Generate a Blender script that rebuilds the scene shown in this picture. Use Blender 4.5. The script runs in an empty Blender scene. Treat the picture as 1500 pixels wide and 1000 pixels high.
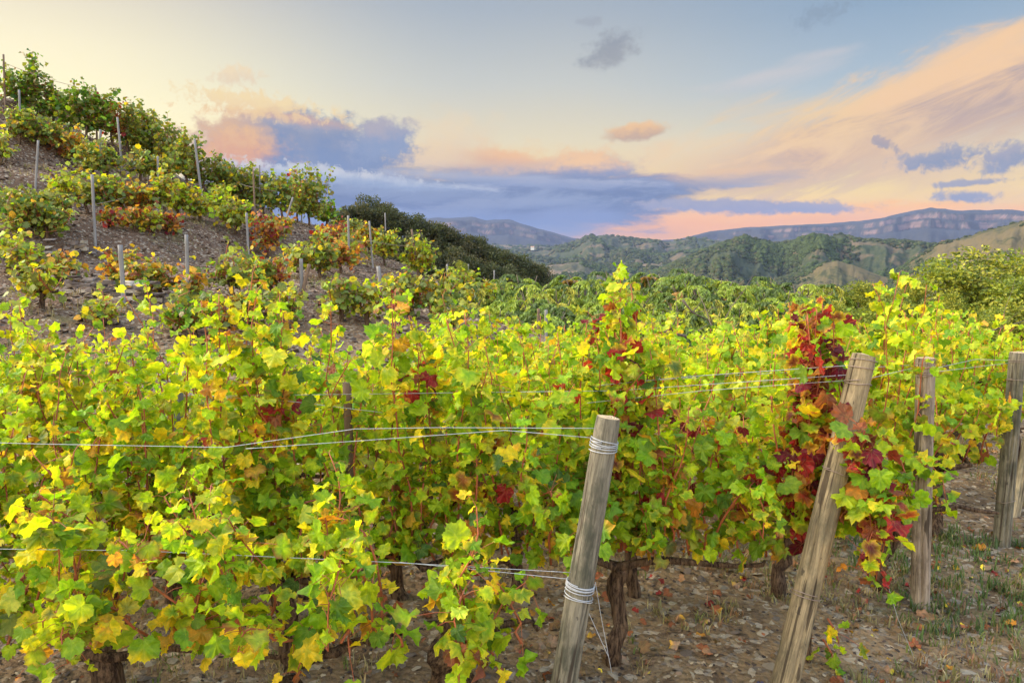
import bpy, math, random
import numpy as np
from math import radians as R, sin, cos, tan, pi, sqrt, atan2, asin, degrees

S = bpy.context.scene
COL = S.collection
rng = np.random.default_rng(7)
random.seed(7)

# ------------------------------------------------------------------ camera
CAM_Z, PITCH, F = 1.9, 7.1, 1083.0
cam_d = bpy.data.cameras.new("camera")
cam = bpy.data.objects.new("camera", cam_d); COL.objects.link(cam)
cam_d.sensor_width = 36; cam_d.lens = 36 * F / 1500
cam_d.clip_start = 0.05; cam_d.clip_end = 30000
cam.location = (0, 0, CAM_Z); cam.rotation_euler = (R(90 - PITCH), 0, 0)
S.camera = cam
CP, SP = cos(R(PITCH)), sin(R(PITCH))

def ray(px, py):
    """direction of a photo pixel with unit forward depth"""
    a, b = (px - 750) / F, -(py - 500) / F
    return np.array([a, CP + b * SP, -SP + b * CP])

def at(px, py, Y):
    d = ray(px, py); t = Y / d[1]
    return np.array([d[0] * t, Y, CAM_Z + d[2] * t])

def proj(P):
    P = np.asarray(P, float); v = P - np.array([0, 0, CAM_Z])
    f = v[..., 1] * CP - v[..., 2] * SP; u = v[..., 1] * SP + v[..., 2] * CP
    return 750 + F * v[..., 0] / f, 500 - F * u / f

def azel(px, py):
    d = ray(px, py); d = d / np.linalg.norm(d)
    return degrees(atan2(d[0], d[1])), degrees(asin(d[2]))

# ------------------------------------------------------------------ light & exposure
SUN_AZ, SUN_EL = -78.0, 33.0            # azimuth from +Y towards +X
sd = bpy.data.lights.new("sun", 'SUN'); sun = bpy.data.objects.new("sun", sd); COL.objects.link(sun)
sd.energy = 3.2; sd.angle = R(28); sd.color = (1.0, 0.90, 0.74)
sun.rotation_euler = (R(90 - SUN_EL), 0, R(-SUN_AZ + 180))
S.view_settings.view_transform = 'Standard'; S.view_settings.look = 'None'
S.view_settings.exposure = 1.2; S.view_settings.gamma = 1.0; S.view_settings.use_curve_mapping = False
S.cycles.use_denoising = True
S.cycles.max_bounces = 6; S.cycles.diffuse_bounces = 3; S.cycles.transmission_bounces = 4
S.cycles.volume_bounces = 0; S.cycles.caustics_reflective = False; S.cycles.caustics_refractive = False

def lin(r, g, b):
    f = lambda c: (c / 255 / 12.92) if c <= 10 else ((c / 255 + 0.055) / 1.055) ** 2.4
    return (f(r), f(g), f(b))

# ------------------------------------------------------------------ node helper
class NT:
    def __init__(s, tree):
        s.t = tree; s.n = tree.nodes; s.l = tree.links
    def put(s, sock, v):
        if v is None: return
        if isinstance(v, bpy.types.NodeSocket): s.l.new(v, sock)
        else:
            try: sock.default_value = v
            except Exception: sock.default_value = (*v, 1) if len(v) == 3 else v
    def m(s, op, a, b=None, c=None, clamp=False):
        n = s.n.new('ShaderNodeMath'); n.operation = op; n.use_clamp = clamp
        for i, v in enumerate((a, b, c)): s.put(n.inputs[i], v)
        return n.outputs[0]
    def mix(s, f, a, b, mode='MIX'):
        n = s.n.new('ShaderNodeMix'); n.data_type = 'RGBA'; n.blend_type = mode; n.clamp_factor = True
        s.put(n.inputs[0], f)
        for i, v in ((6, a), (7, b)):
            if isinstance(v, tuple) and len(v) == 3: v = (*v, 1)
            s.put(n.inputs[i], v)
        return n.outputs[2]
    def noise(s, vec, scale, detail=4, rough=0.55, dist=0.0):
        n = s.n.new('ShaderNodeTexNoise'); s.put(n.inputs['Vector'], vec)
        n.inputs['Scale'].default_value = scale; n.inputs['Detail'].default_value = detail
        n.inputs['Roughness'].default_value = rough; n.inputs['Distortion'].default_value = dist
        return n.outputs[0]
    def voro(s, vec, scale, out='Distance', feature='F1'):
        n = s.n.new('ShaderNodeTexVoronoi'); n.feature = feature; s.put(n.inputs['Vector'], vec)
        n.inputs['Scale'].default_value = scale
        return n.outputs[out]
    def ramp(s, f, stops, interp='LINEAR'):
        n = s.n.new('ShaderNodeValToRGB'); r = n.color_ramp; r.interpolation = interp
        while len(r.elements) < len(stops): r.elements.new(0.5)
        for e, (p, c) in zip(r.elements, stops):
            e.position = p; e.color = (*c, 1) if len(c) == 3 else c
        s.put(n.inputs[0], f)
        return n.outputs[0]
    def sstep(s, x, lo, hi):
        n = s.n.new('ShaderNodeMapRange'); n.interpolation_type = 'SMOOTHSTEP'
        s.put(n.inputs[0], x); s.put(n.inputs[1], lo); s.put(n.inputs[2], hi)
        n.inputs[3].default_value = 0; n.inputs[4].default_value = 1
        return n.outputs[0]
    def xyz(s, x, y, z=0.0):
        n = s.n.new('ShaderNodeCombineXYZ')
        for i, v in enumerate((x, y, z)): s.put(n.inputs[i], v)
        return n.outputs[0]
    def sep(s, v):
        n = s.n.new('ShaderNodeSeparateXYZ'); s.put(n.inputs[0], v); return n.outputs
    def vmul(s, v, k):
        n = s.n.new('ShaderNodeVectorMath'); n.operation = 'MULTIPLY'; s.put(n.inputs[0], v); s.put(n.inputs[1], k)
        return n.outputs[0]
    def coord(s, which='Object'):
        return s.n.new('ShaderNodeTexCoord').outputs[which]
    def pos(s):
        return s.n.new('ShaderNodeNewGeometry').outputs['Position']

# ------------------------------------------------------------------ sky: Nishita base + dusk tint + clouds, by direction
W = bpy.data.worlds.new("World"); S.world = W; W.use_nodes = True
def build_sky():
    k = NT(W.node_tree); k.n.clear()
    out = k.n.new('ShaderNodeOutputWorld'); bg = k.n.new('ShaderNodeBackground')
    k.l.new(bg.outputs[0], out.inputs[0]); bg.inputs[1].default_value = 0.1
    sky = k.n.new('ShaderNodeTexSky'); sky.sky_type = 'NISHITA'; sky.sun_disc = False
    sky.sun_elevation = R(SUN_EL); sky.sun_rotation = R(SUN_AZ); sky.dust_density = 2.0
    d = k.sep(k.coord('Generated'))
    U = k.m('MULTIPLY', k.m('ARCTAN2', d[0], d[1]), 57.29578)
    V = k.m('MULTIPLY', k.m('ARCSINE', d[2]), 57.29578)
    e = k.m('DIVIDE', k.m('ADD', V, 10), 100, clamp=True)          # -10..90 deg
    def col(stops): return k.ramp(e, [((v + 10) / 100, lin(*c)) for v, c in stops])
    left = col([(-3, (262, 205, 120)), (4, (278, 250, 160)), (9, (284, 268, 200)), (13, (268, 252, 200)), (17, (238, 224, 192)), (24, (196, 196, 190)), (90, (172, 186, 205))])
    midc = col([(-3, (225, 170, 130)), (1.0, (288, 196, 60)), (4, (276, 230, 110)), (8, (244, 226, 178)), (12, (211, 210, 196)), (17, (175, 184, 190)), (26, (150, 170, 190)), (90, (140, 160, 190))])
    right = col([(-3, (225, 170, 130)), (1.0, (288, 198, 60)), (4, (276, 232, 112)), (7, (238, 222, 176)), (11, (180, 197, 206)), (16, (146, 172, 194)), (26, (135, 162, 190)), (90, (140, 160, 190))])
    c = k.mix(k.sstep(U, -34, -2), left, midc)
    c = k.mix(k.sstep(U, 2, 28), c, right)
    tenx = k.n.new('ShaderNodeVectorMath'); tenx.operation = 'SCALE'; k.l.new(c, tenx.inputs[0]); tenx.inputs[3].default_value = 10
    base = k.mix(0.10, tenx.outputs[0], k.mix(1.0, sky.outputs[0], (2.0, 2.0, 2.0), 'MULTIPLY'))
    # noises in degrees
    n1 = k.noise(k.xyz(U, k.m('MULTIPLY', V, 1.25), 0), 0.55, 9, 0.66)                       # cumulus edge
    n2 = k.noise(k.xyz(k.m('MULTIPLY', U, 0.22), V, 3), 0.9, 8, 0.66, 0.3)   # stretched flat
    uu = k.m('SUBTRACT', k.m('MULTIPLY', U, 0.25), k.m('MULTIPLY', V, 0.05))
    vv = k.m('SUBTRACT', V, k.m('MULTIPLY', U, 0.30))
    n3 = k.noise(k.xyz(uu, vv, 8), 0.5, 9, 0.68, 0.6)                # cirrus combed up to the right
    n4 = k.noise(k.xyz(U, V, 11), 1.4, 5, 0.6, 0.4)
    res = [base]
    def cloud(px, py, rx, ry, rot, nz, amp, soft, top, bot, op=1.0, grad=0.0, side=None, cn=0.75):
        """ellipse in degrees around the direction of a photo pixel, edge broken by noise"""
        a, b = azel(px, py); q = 57.3 / F; rx *= q; ry *= q; co, si = cos(R(rot)), sin(R(rot))
        du = k.m('SUBTRACT', U, a); dv = k.m('SUBTRACT', V, b)
        x = k.m('DIVIDE', k.m('ADD', k.m('MULTIPLY', du, co), k.m('MULTIPLY', dv, si)), rx)
        y = k.m('DIVIDE', k.m('SUBTRACT', k.m('MULTIPLY', dv, co), k.m('MULTIPLY', du, si)), ry)
        r = k.m('SQRT', k.m('ADD', k.m('MULTIPLY', x, x), k.m('MULTIPLY', y, y)))
        nn = k.m('MULTIPLY', k.m('SUBTRACT', nz, 0.5), amp * 1.6); soft *= 1.1
        mk = k.sstep(k.m('ADD', k.m('SUBTRACT', 1.0, r), nn), -soft, soft)
        f = k.m('ADD', k.m('MULTIPLY', y, 0.5), 0.5 + grad)
        f = k.m('ADD', f, k.m('MULTIPLY', k.m('SUBTRACT', nz, 0.5), cn * 2))
        sc = lambda cc: tuple(10 * v for v in lin(*cc))
        cc = k.mix(k.sstep(f, 0.1, 0.95), sc(bot), sc(top))
        if side: cc = k.mix(k.sstep(x, side[1], side[2]), cc, sc(side[0]))
        res[0] = k.mix(k.m('MULTIPLY', mk, op), res[0], cc)
    # broad warm cirrus sheet, upper right
    cloud(1340, 172, 330, 52, 13, n3, 1.7, 0.42, (256, 214, 150), (202, 168, 150), 0.92, 0.12, cn=1.8)
    cloud(1480, 110, 150, 46, 12, n3, 1.5, 0.5, (254, 210, 160), (180, 162, 160), 0.85, 0.15, cn=1.3)
    cloud(1300, 225, 170, 34, -18, n3, 1.5, 0.6, (250, 210, 152), (244, 196, 138), 0.40, 0.2)
    cloud(1450, 215, 170, 40, 6, n3, 1.8, 0.6, (248, 212, 164), (220, 190, 162), 0.35, 0.1)
    cloud(1040, 225, 150, 26, 4, n3, 1.6, 0.6, (250, 212, 166), (240, 200, 160), 0.35, 0.2)
    cloud(1130, 115, 70, 10, 8, n3, 1.8, 0.6, (224, 212, 205), (205, 205, 206), 0.5)
    cloud(1210, 82, 40, 8, 6, n3, 1.8, 0.6, (226, 214, 208), (205, 205, 206), 0.5)
    # orange bands along the horizon
    cloud(1000, 325, 330, 16, 1, n2, 2.0, 0.6, (290, 198, 50), (278, 178, 60), 0.75)
    cloud(860, 338, 180, 14, 0, n2, 1.8, 0.6, (288, 200, 60), (268, 178, 70), 0.8)
    cloud(1250, 318, 260, 12, 1, n2, 2.2, 0.6, (288, 202, 50), (276, 182, 60), 0.5)
    # middle cumulus bank with gold tops
    cloud(700, 252, 190, 34, -3, n1, 1.5, 0.4, (252, 214, 154), (186, 178, 182), 0.9, 0.1)
    cloud(420, 176, 90, 8, -5, n4, 2.0, 0.4, (255, 214, 150), (250, 196, 136), 0.85)
    cloud(735, 234, 62, 13, -6, n1, 1.4, 0.35, (252, 196, 134), (232, 186, 146), 0.95)
    cloud(850, 250, 74, 26, 4, n1, 1.6, 0.3, (252, 204, 146), (160, 164, 182), 0.95, -0.12)
    cloud(640, 225, 70, 40, 20, n1, 1.6, 0.55, (246, 220, 176), (236, 208, 172), 0.7)
    cloud(1020, 266, 130, 13, 5, n2, 1.8, 0.4, (244, 200, 146), (172, 166, 174), 0.95)
    cloud(760, 254, 120, 15, -2, n1, 1.3, 0.35, (226, 190, 158), (156, 160, 182), 0.9, -0.05)
    cloud(862, 250, 56, 18, 3, n1, 1.4, 0.25, (255, 206, 146), (152, 158, 184), 1.0, -0.05)
    cloud(930, 264, 60, 7, 2, n2, 1.8, 0.4, (255, 200, 140), (190, 172, 172), 0.8)
    # anvil
    cloud(395, 205, 92, 40, 4, n1, 1.1, 0.22, (224, 186, 152), (186, 178, 184), 1.0, 0.0, ((150, 163, 188), -0.2, 0.7))
    cloud(445, 222, 140, 46, 0, n1, 1.0, 0.22, (146, 154, 176), (122, 144, 182), 1.0, -0.1, None)
    cloud(560, 205, 48, 24, 10, n1, 1.6, 0.3, (180, 174, 182), (140, 158, 190), 1.0, -0.1)
    cloud(345, 215, 52, 34, 0, n1, 1.4, 0.5, (250, 196, 130), (240, 168, 112), 0.9)
    cloud(440, 180, 60, 9, -6, n1, 1.8, 0.4, (216, 176, 156), (160, 164, 180), 0.9)
    # long dark blue storm bank
    cloud(610, 302, 330, 46, -1.5, n2, 0.8, 0.22, (124, 142, 172), (82, 106, 148), 1.0, -0.1)
    cloud(830, 290, 190, 34, 2, n2, 0.9, 0.25, (126, 142, 176), (84, 108, 148), 1.0, -0.1)
    cloud(840, 322, 62, 26, 0, n2, 0.8, 0.4, (112, 134, 176), (126, 138, 176), 0.9)
    cloud(560, 340, 320, 30, 0, n2, 0.8, 0.5, (108, 136, 182), (150, 166, 196), 0.9)
    cloud(470, 256, 110, 11, -5, n4, 2.6, 0.4, (222, 222, 220), (160, 176, 202), 0.8)
    cloud(640, 284, 240, 12, -3, n3, 3.0, 0.4, (150, 166, 192), (132, 150, 182), 0.7)
    cloud(760, 302, 200, 10, 3, n2, 3.0, 0.4, (146, 160, 186), (120, 140, 174), 0.6)
    cloud(520, 262, 150, 8, -4, n2, 2.6, 0.5, (208, 214, 222), (150, 170, 200), 0.75)
    cloud(740, 264, 200, 7, -2, n2, 2.8, 0.5, (188, 192, 206), (150, 165, 195), 0.6)
    # small violet-grey clouds
    cloud(1080, 301, 130, 10, -1, n1, 1.8, 0.3, (164, 162, 176), (140, 148, 176), 0.95)
    cloud(1190, 303, 56, 7, -3, n1, 1.8, 0.3, (176, 168, 176), (146, 152, 176), 0.9)
    cloud(1375, 232, 44, 12, 8, n4, 1.6, 0.4, (158, 160, 174), (134, 148, 174), 0.95)
    cloud(1482, 230, 32, 14, 10, n4, 1.6, 0.4, (166, 164, 176), (138, 150, 174), 0.95)
    cloud(1412, 288, 34, 7, 0, n4, 1.6, 0.4, (156, 160, 178), (134, 148, 176), 0.95)
    cloud(1420, 268, 40, 4, 2, n4, 1.8, 0.4, (150, 156, 176), (140, 150, 176), 0.85)
    cloud(1295, 211, 17, 6, -20, n4, 2.4, 0.4, (170, 158, 164), (150, 150, 164), 0.8)
    cloud(893, 76, 32, 17, 20, n1, 2.6, 0.6, (150, 156, 164), (158, 162, 166), 0.85)
    cloud(1206, 22, 28, 12, 15, n4, 2.4, 0.5, (140, 158, 176), (140, 158, 176), 0.6)
    cloud(866, 33, 14, 5, 0, n4, 2.4, 0.5, (160, 166, 176), (160, 166, 176), 0.5)
    cloud(934, 192, 42, 11, 3, n1, 1.3, 0.3, (252, 202, 138), (204, 172, 144), 0.95)
    cloud(385, 155, 74, 13, -6, n4, 2.6, 0.5, (255, 224, 160), (250, 214, 156), 0.8)
    cloud(345, 110, 26, 10, 5, n4, 2.4, 0.5, (252, 224, 178), (240, 214, 178), 0.75)
    cloud(250, 196, 26, 10, 0, n1, 1.8, 0.5, (246, 200, 160), (230, 186, 156), 0.7)
    # added fill: sky gain raised overhead and behind the camera to brighten the foreground
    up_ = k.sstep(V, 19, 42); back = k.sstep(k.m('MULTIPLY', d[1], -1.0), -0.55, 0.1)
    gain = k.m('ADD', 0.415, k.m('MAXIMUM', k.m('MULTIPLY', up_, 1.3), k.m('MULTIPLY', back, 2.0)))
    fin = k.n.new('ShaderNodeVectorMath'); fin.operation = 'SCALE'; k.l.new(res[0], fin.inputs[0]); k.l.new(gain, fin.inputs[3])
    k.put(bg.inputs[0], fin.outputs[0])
build_sky()

# ------------------------------------------------------------------ materials
def material(name, col, rough=0.8, spec=0.2, bump=None, bump_d=0.02):
    """col(k) -> colour socket, bump(k) -> height socket"""
    m = bpy.data.materials.new(name); m.use_nodes = True; k = NT(m.node_tree)
    b = k.n['Principled BSDF']; k.put(b.inputs['Base Color'], col(k) if callable(col) else (*col, 1))
    b.inputs['Roughness'].default_value = rough; b.inputs['Specular IOR Level'].default_value = spec
    if bump:
        n = k.n.new('ShaderNodeBump'); n.inputs['Strength'].default_value = 0.9; n.inputs['Distance'].default_value = bump_d
        k.put(n.inputs['Height'], bump(k)); k.l.new(n.outputs[0], b.inputs['Normal'])
    return m

def leaf_mat(name, trans=0.4, veins=True, rough=0.5, spec=0.22):
    m = bpy.data.materials.new(name); m.use_nodes = True; k = NT(m.node_tree); k.n.clear()
    at_ = k.n.new('ShaderNodeAttribute'); at_.attribute_name = 'tint'
    c = at_.outputs['Color']
    p = k.pos()
    nz = k.noise(p, 38, 3, 0.6)
    c = k.mix(k.sstep(nz, 0.35, 0.7), k.mix(1.0, c, (0.66, 0.76, 0.72), 'MULTIPLY'), k.mix(1.0, c, (1.18, 1.1, 1.0), 'MULTIPLY'))
    if veins:
        uv = k.sep(k.coord('UV')); x = k.m('ABSOLUTE', uv[0]); y = uv[1]
        r = k.m('SQRT', k.m('ADD', k.m('MULTIPLY', x, x), k.m('MULTIPLY', y, y)))
        an = k.m('ARCTAN2', x, y)
        dd = [k.m('ABSOLUTE', k.m('SINE', k.m('SUBTRACT', an, a))) for a in (0.0, 0.62, 1.3)]
        d = k.m('MULTIPLY', r, k.m('MINIMUM', dd[0], k.m('MINIMUM', dd[1], dd[2])))
        v = k.m('SUBTRACT', 1.0, k.sstep(d, 0.006, 0.032))
        c = k.mix(k.m('MULTIPLY', v, 0.5), c, k.mix(0.22, c, (0.50, 0.50, 0.16)))
        br = k.noise(p, 150, 2, 0.5)
        c = k.mix(k.m('MULTIPLY', k.sstep(br, 0.66, 0.74), 0.5), c, (0.16, 0.07, 0.03))
    b = k.n.new('ShaderNodeBsdfPrincipled'); k.put(b.inputs['Base Color'], c)
    b.inputs['Roughness'].default_value = rough; b.inputs['Specular IOR Level'].default_value = spec
    t = k.n.new('ShaderNodeBsdfTranslucent'); k.put(t.inputs[0], k.mix(1.0, c, (1.35, 1.3, 0.5), 'MULTIPLY'))
    x = k.n.new('ShaderNodeMixShader'); x.inputs[0].default_value = trans
    k.l.new(b.outputs[0], x.inputs[1]); k.l.new(t.outputs[0], x.inputs[2])
    o = k.n.new('ShaderNodeOutputMaterial'); k.l.new(x.outputs[0], o.inputs[0])
    return m

M = {}
M['leaf'] = leaf_mat('vine_leaf', 0.55)
M['leaf_far'] = leaf_mat('vine_leaf_plain', 0.42, False, 0.5, 0.25)
M['tree_leaf'] = leaf_mat('tree_leaf', 0.3, False, 0.55, 0.2)
M['dry_leaf'] = leaf_mat('fallen_leaf', 0.15, True, 0.7, 0.15)

def soil_col(k):
    p = k.pos()
    a = k.noise(p, 0.7, 5, 0.6); b = k.noise(k.vmul(p, (1, 1, 3)), 9, 5, 0.7); c = k.voro(p, 26, 'Color'); s = k.sep(c)
    base = k.mix(k.sstep(a, 0.35, 0.68), lin(116, 94, 70), lin(146, 120, 90))
    hill = k.mix(k.sstep(b, 0.3, 0.7), lin(80, 60, 48), lin(122, 96, 76))
    z = k.sep(p)[2]
    base = k.mix(k.sstep(z, 0.25, 1.3), base, hill)
    base = k.mix(k.m('MULTIPLY', k.sstep(b, 0.42, 0.68), 0.75), base, lin(70, 54, 44))
    st = k.mix(s[1], lin(98, 88, 82), lin(176, 160, 138))
    base = k.mix(k.m('MULTIPLY', k.sstep(s[0], 0.72, 0.85), 0.7), base, st)
    g = k.noise(p, 1.3, 4, 0.6)
    return k.mix(k.m('MULTIPLY', k.sstep(g, 0.56, 0.72), 0.4), base, lin(100, 100, 58))
M['soil'] = material('stony_soil', soil_col, 0.95, 0.1,
    lambda k: k.m('ADD', k.m('MULTIPLY', k.noise(k.pos(), 14, 6, 0.7), 0.7), k.m('MULTIPLY', k.voro(k.pos(), 30), -0.45)), 0.06)

def stone_col(k):
    a = k.n.new('ShaderNodeAttribute'); a.attribute_name = 'tint'
    return k.mix(k.noise(k.pos(), 40, 3), k.mix(1.0, a.outputs['Color'], (0.65, 0.65, 0.65), 'MULTIPLY'), a.outputs['Color'])
M['stone'] = material('slate_stone', stone_col, 0.85, 0.25, lambda k: k.noise(k.pos(), 90, 3), 0.004)

def wood_col(c1, c2, c3):
    def f(k):
        o = k.coord('Object'); g = k.noise(k.vmul(o, (55, 55, 4.5)), 1.0, 8, 0.72, 1.2)
        big = k.noise(k.vmul(o, (9, 9, 4.5)), 1.0, 6, 0.65)
        c = k.mix(k.sstep(g, 0.32, 0.66), c2, c1)
        c = k.mix(k.m('MULTIPLY', k.sstep(big, 0.46, 0.64), 0.7), c, c3)
        cr = k.noise(k.vmul(o, (42, 42, 2.0)), 1.0, 3, 0.55, 0.6)
        c = k.mix(k.m('MULTIPLY', k.sstep(cr, 0.60, 0.65), 0.8), c, lin(52, 42, 34))
        sp = k.noise(k.vmul(o, (30, 30, 14)), 1.0, 3, 0.6)
        return k.mix(k.m('MULTIPLY', k.sstep(sp, 0.66, 0.72), 0.7), c, lin(48, 42, 38))
    return f
wb = lambda k: k.m('ADD', k.noise(k.vmul(k.coord('Object'), (42, 42, 1.6)), 1.0, 6, 0.65, 0.4), k.m('MULTIPLY', k.noise(k.vmul(k.coord('Object'), (60, 60, 2.4)), 1.0, 2, 0.5), -0.5))
M['wood_grey'] = material('weathered_grey_wood', wood_col(lin(126, 118, 102), lin(78, 72, 62), lin(56, 58, 48)), 0.85, 0.15, wb, 0.005)
M['wood_tan'] = material('weathered_tan_wood', wood_col(lin(152, 134, 104), lin(100, 86, 66), lin(84, 78, 62)), 0.85, 0.15, wb, 0.005)
M['wood_pink'] = material('weathered_pinkish_wood', wood_col(lin(154, 138, 122), lin(102, 88, 76), lin(84, 74, 64)), 0.85, 0.15, wb, 0.005)
def ring_col(c1, c2):
    def f(k):
        o = k.sep(k.coord('UV')); r = k.m('SQRT', k.m('ADD', k.m('MULTIPLY', o[0], o[0]), k.m('MULTIPLY', o[1], o[1])))
        w = k.m('SINE', k.m('ADD', k.m('MULTIPLY', r, 30), k.m('MULTIPLY', k.noise(k.coord('Object'), 20, 3), 6)))
        return k.mix(k.sstep(w, -0.8, 0.9), c2, c1)
    return f
M['end_grain'] = material('post_end_grain', ring_col(lin(186, 162, 128), lin(136, 114, 88)), 0.9, 0.1, lambda k: k.noise(k.coord('Object'), 60, 4), 0.006)
M['stake'] = material('grey_stake', lambda k: k.mix(k.noise(k.vmul(k.coord('Object'), (30, 30, 2)), 1, 4), lin(84, 82, 84), lin(146, 140, 136)), 0.7, 0.3)
M['stake_brown'] = material('brown_stake', lambda k: k.mix(k.noise(k.vmul(k.coord('Object'), (30, 30, 2)), 1, 4), lin(80, 64, 52), lin(132, 108, 90)), 0.8, 0.2)
M['wire'] = material('galvanised_wire', lambda k: k.mix(k.noise(k.pos(), 25, 2), lin(120, 122, 128), lin(184, 184, 186)), 0.4, 0.5)
M['rust_wire'] = material('rusty_wire', lambda k: k.mix(k.noise(k.pos(), 25, 2), lin(98, 80, 70), lin(150, 130, 120)), 0.6, 0.4)
M['bark'] = material('vine_bark', lambda k: k.mix(k.sstep(k.noise(k.vmul(k.pos(), (70, 70, 9)), 1, 6, 0.7), 0.35, 0.68), lin(46, 34, 28), lin(120, 96, 76)), 0.95, 0.1,
    lambda k: k.noise(k.vmul(k.pos(), (80, 80, 10)), 1, 6, 0.7), 0.03)
M['cane'] = material('vine_cane', lambda k: k.mix(k.noise(k.pos(), 12, 3), lin(120, 54, 36), lin(180, 104, 64)), 0.6, 0.3)
M['branch'] = material('tree_bark', lambda k: k.mix(k.noise(k.vmul(k.pos(), (20, 20, 4)), 1, 4), lin(60, 50, 44), lin(124, 110, 96)), 0.9, 0.1)
M['grass'] = leaf_mat('dry_grass', 0.3, False, 0.7, 0.1)

def hill_col(dark, mid, tan_, sc, bias, rock=None):
    def f(k):
        p = k.pos(); a = k.noise(p, sc, 6, 0.6, 0.5); b = k.noise(p, sc * 9, 5, 0.7)
        v = k.m('ADD', k.m('MULTIPLY', a, 0.75), k.m('MULTIPLY', b, 0.25))
        c = k.mix(k.sstep(b, 0.35, 0.65), dark, mid)
        c = k.mix(k.sstep(v, bias, bias + 0.08), c, k.mix(b, tan_, tuple(0.7 * x for x in tan_)))
        if rock:
            nz = k.sep(k.n.new('ShaderNodeNewGeometry').outputs['Normal'])[2]
            z = k.sep(p)[2]
            st = k.noise(k.vmul(p, (0.002, 0.002, 0.09)), 1.0, 3, 0.6)
            rv = k.noise(k.vmul(p, (0.012, 0.012, 0.004)), 1.0, 4, 0.65)
            rc = k.mix(k.sstep(st, 0.3, 0.7), rock, tuple(0.6 * x for x in rock))
            c = k.mix(k.m('MULTIPLY', k.m('SUBTRACT', 1.0, k.sstep(nz, 0.45, 0.72)), k.sstep(rv, 0.44, 0.6)), c, rc)
        return c
    return f
M['mesa'] = material('mesa_slopes', hill_col((0.022, 0.024, 0.028), (0.034, 0.036, 0.036), (0.08, 0.062, 0.056), 0.004, 0.62, (0.17, 0.112, 0.098)), 0.95, 0.05)
M['hill_green'] = material('scrub_hillside', hill_col((0.028, 0.038, 0.02), (0.052, 0.056, 0.028), (0.12, 0.088, 0.054), 0.011, 0.495), 0.95, 0.05)
M['hill_brown'] = material('brown_fields', hill_col((0.04, 0.045, 0.025), (0.08, 0.07, 0.042), (0.15, 0.11, 0.072), 0.012, 0.45), 0.95, 0.05)
M['hill_tan'] = material('dry_grass_hillside', hill_col((0.04, 0.042, 0.02), (0.09, 0.076, 0.034), (0.118, 0.09, 0.044), 0.014, 0.44), 0.95, 0.05)
M['plaster'] = material('white_plaster', lambda k: k.mix(k.noise(k.pos(), 0.6, 3), (0.5, 0.48, 0.44), (0.6, 0.58, 0.54)), 0.9, 0.1)
M['rooftile'] = material('roof_tile', lambda k: k.mix(k.noise(k.pos(), 0.9, 3), (0.3, 0.14, 0.08), (0.38, 0.2, 0.12)), 0.9, 0.1)
M['dark_glass'] = material('dark_window', (0.03, 0.035, 0.04), 0.2, 0.5)
M['grape'] = material('grape_skin', lambda k: k.mix(k.noise(k.pos(), 60, 2), (0.02, 0.015, 0.045), (0.06, 0.05, 0.12)), 0.5, 0.4)
M['road'] = material('pale_track', lambda k: k.mix(k.noise(k.pos(), 0.2, 3), (0.5, 0.45, 0.38), (0.62, 0.57, 0.5)), 0.95, 0.05)

# ------------------------------------------------------------------ mesh helpers
def make_mesh(name, V, T, mats, parent=None, tint=None, uv=None, smooth=True, mi=None, loc=None):
    """one mesh object from vertex array V and triangle array T"""
    V = np.asarray(V, np.float32); T = np.asarray(T, np.int32)
    me = bpy.data.meshes.new(name)
    me.vertices.add(len(V)); me.vertices.foreach_set('co', V.ravel())
    me.loops.add(len(T) * 3); me.loops.foreach_set('vertex_index', T.ravel())
    me.polygons.add(len(T)); me.polygons.foreach_set('loop_start', np.arange(0, len(T) * 3, 3, dtype=np.int32))
    me.polygons.foreach_set('loop_total', np.full(len(T), 3, np.int32))
    me.polygons.foreach_set('use_smooth', np.full(len(T), smooth, bool))
    for m in (mats if isinstance(mats, (list, tuple)) else [mats]): me.materials.append(m)
    if mi is not None: me.polygons.foreach_set('material_index', np.asarray(mi, np.int32))
    if tint is not None:
        a = me.color_attributes.new('tint', 'FLOAT_COLOR', 'POINT')
        a.data.foreach_set('color', np.concatenate([tint, np.ones((len(tint), 1))], 1).astype(np.float32).ravel())
    if uv is not None:
        l = me.uv_layers.new(name='uv'); l.data.foreach_set('uv', np.asarray(uv, np.float32)[T.ravel()].ravel())
    me.update(calc_edges=True); me.validate()
    o = bpy.data.objects.new(name, me); COL.objects.link(o)
    if loc is not None: o.location = loc
    if parent: o.parent = parent
    return o

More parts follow.
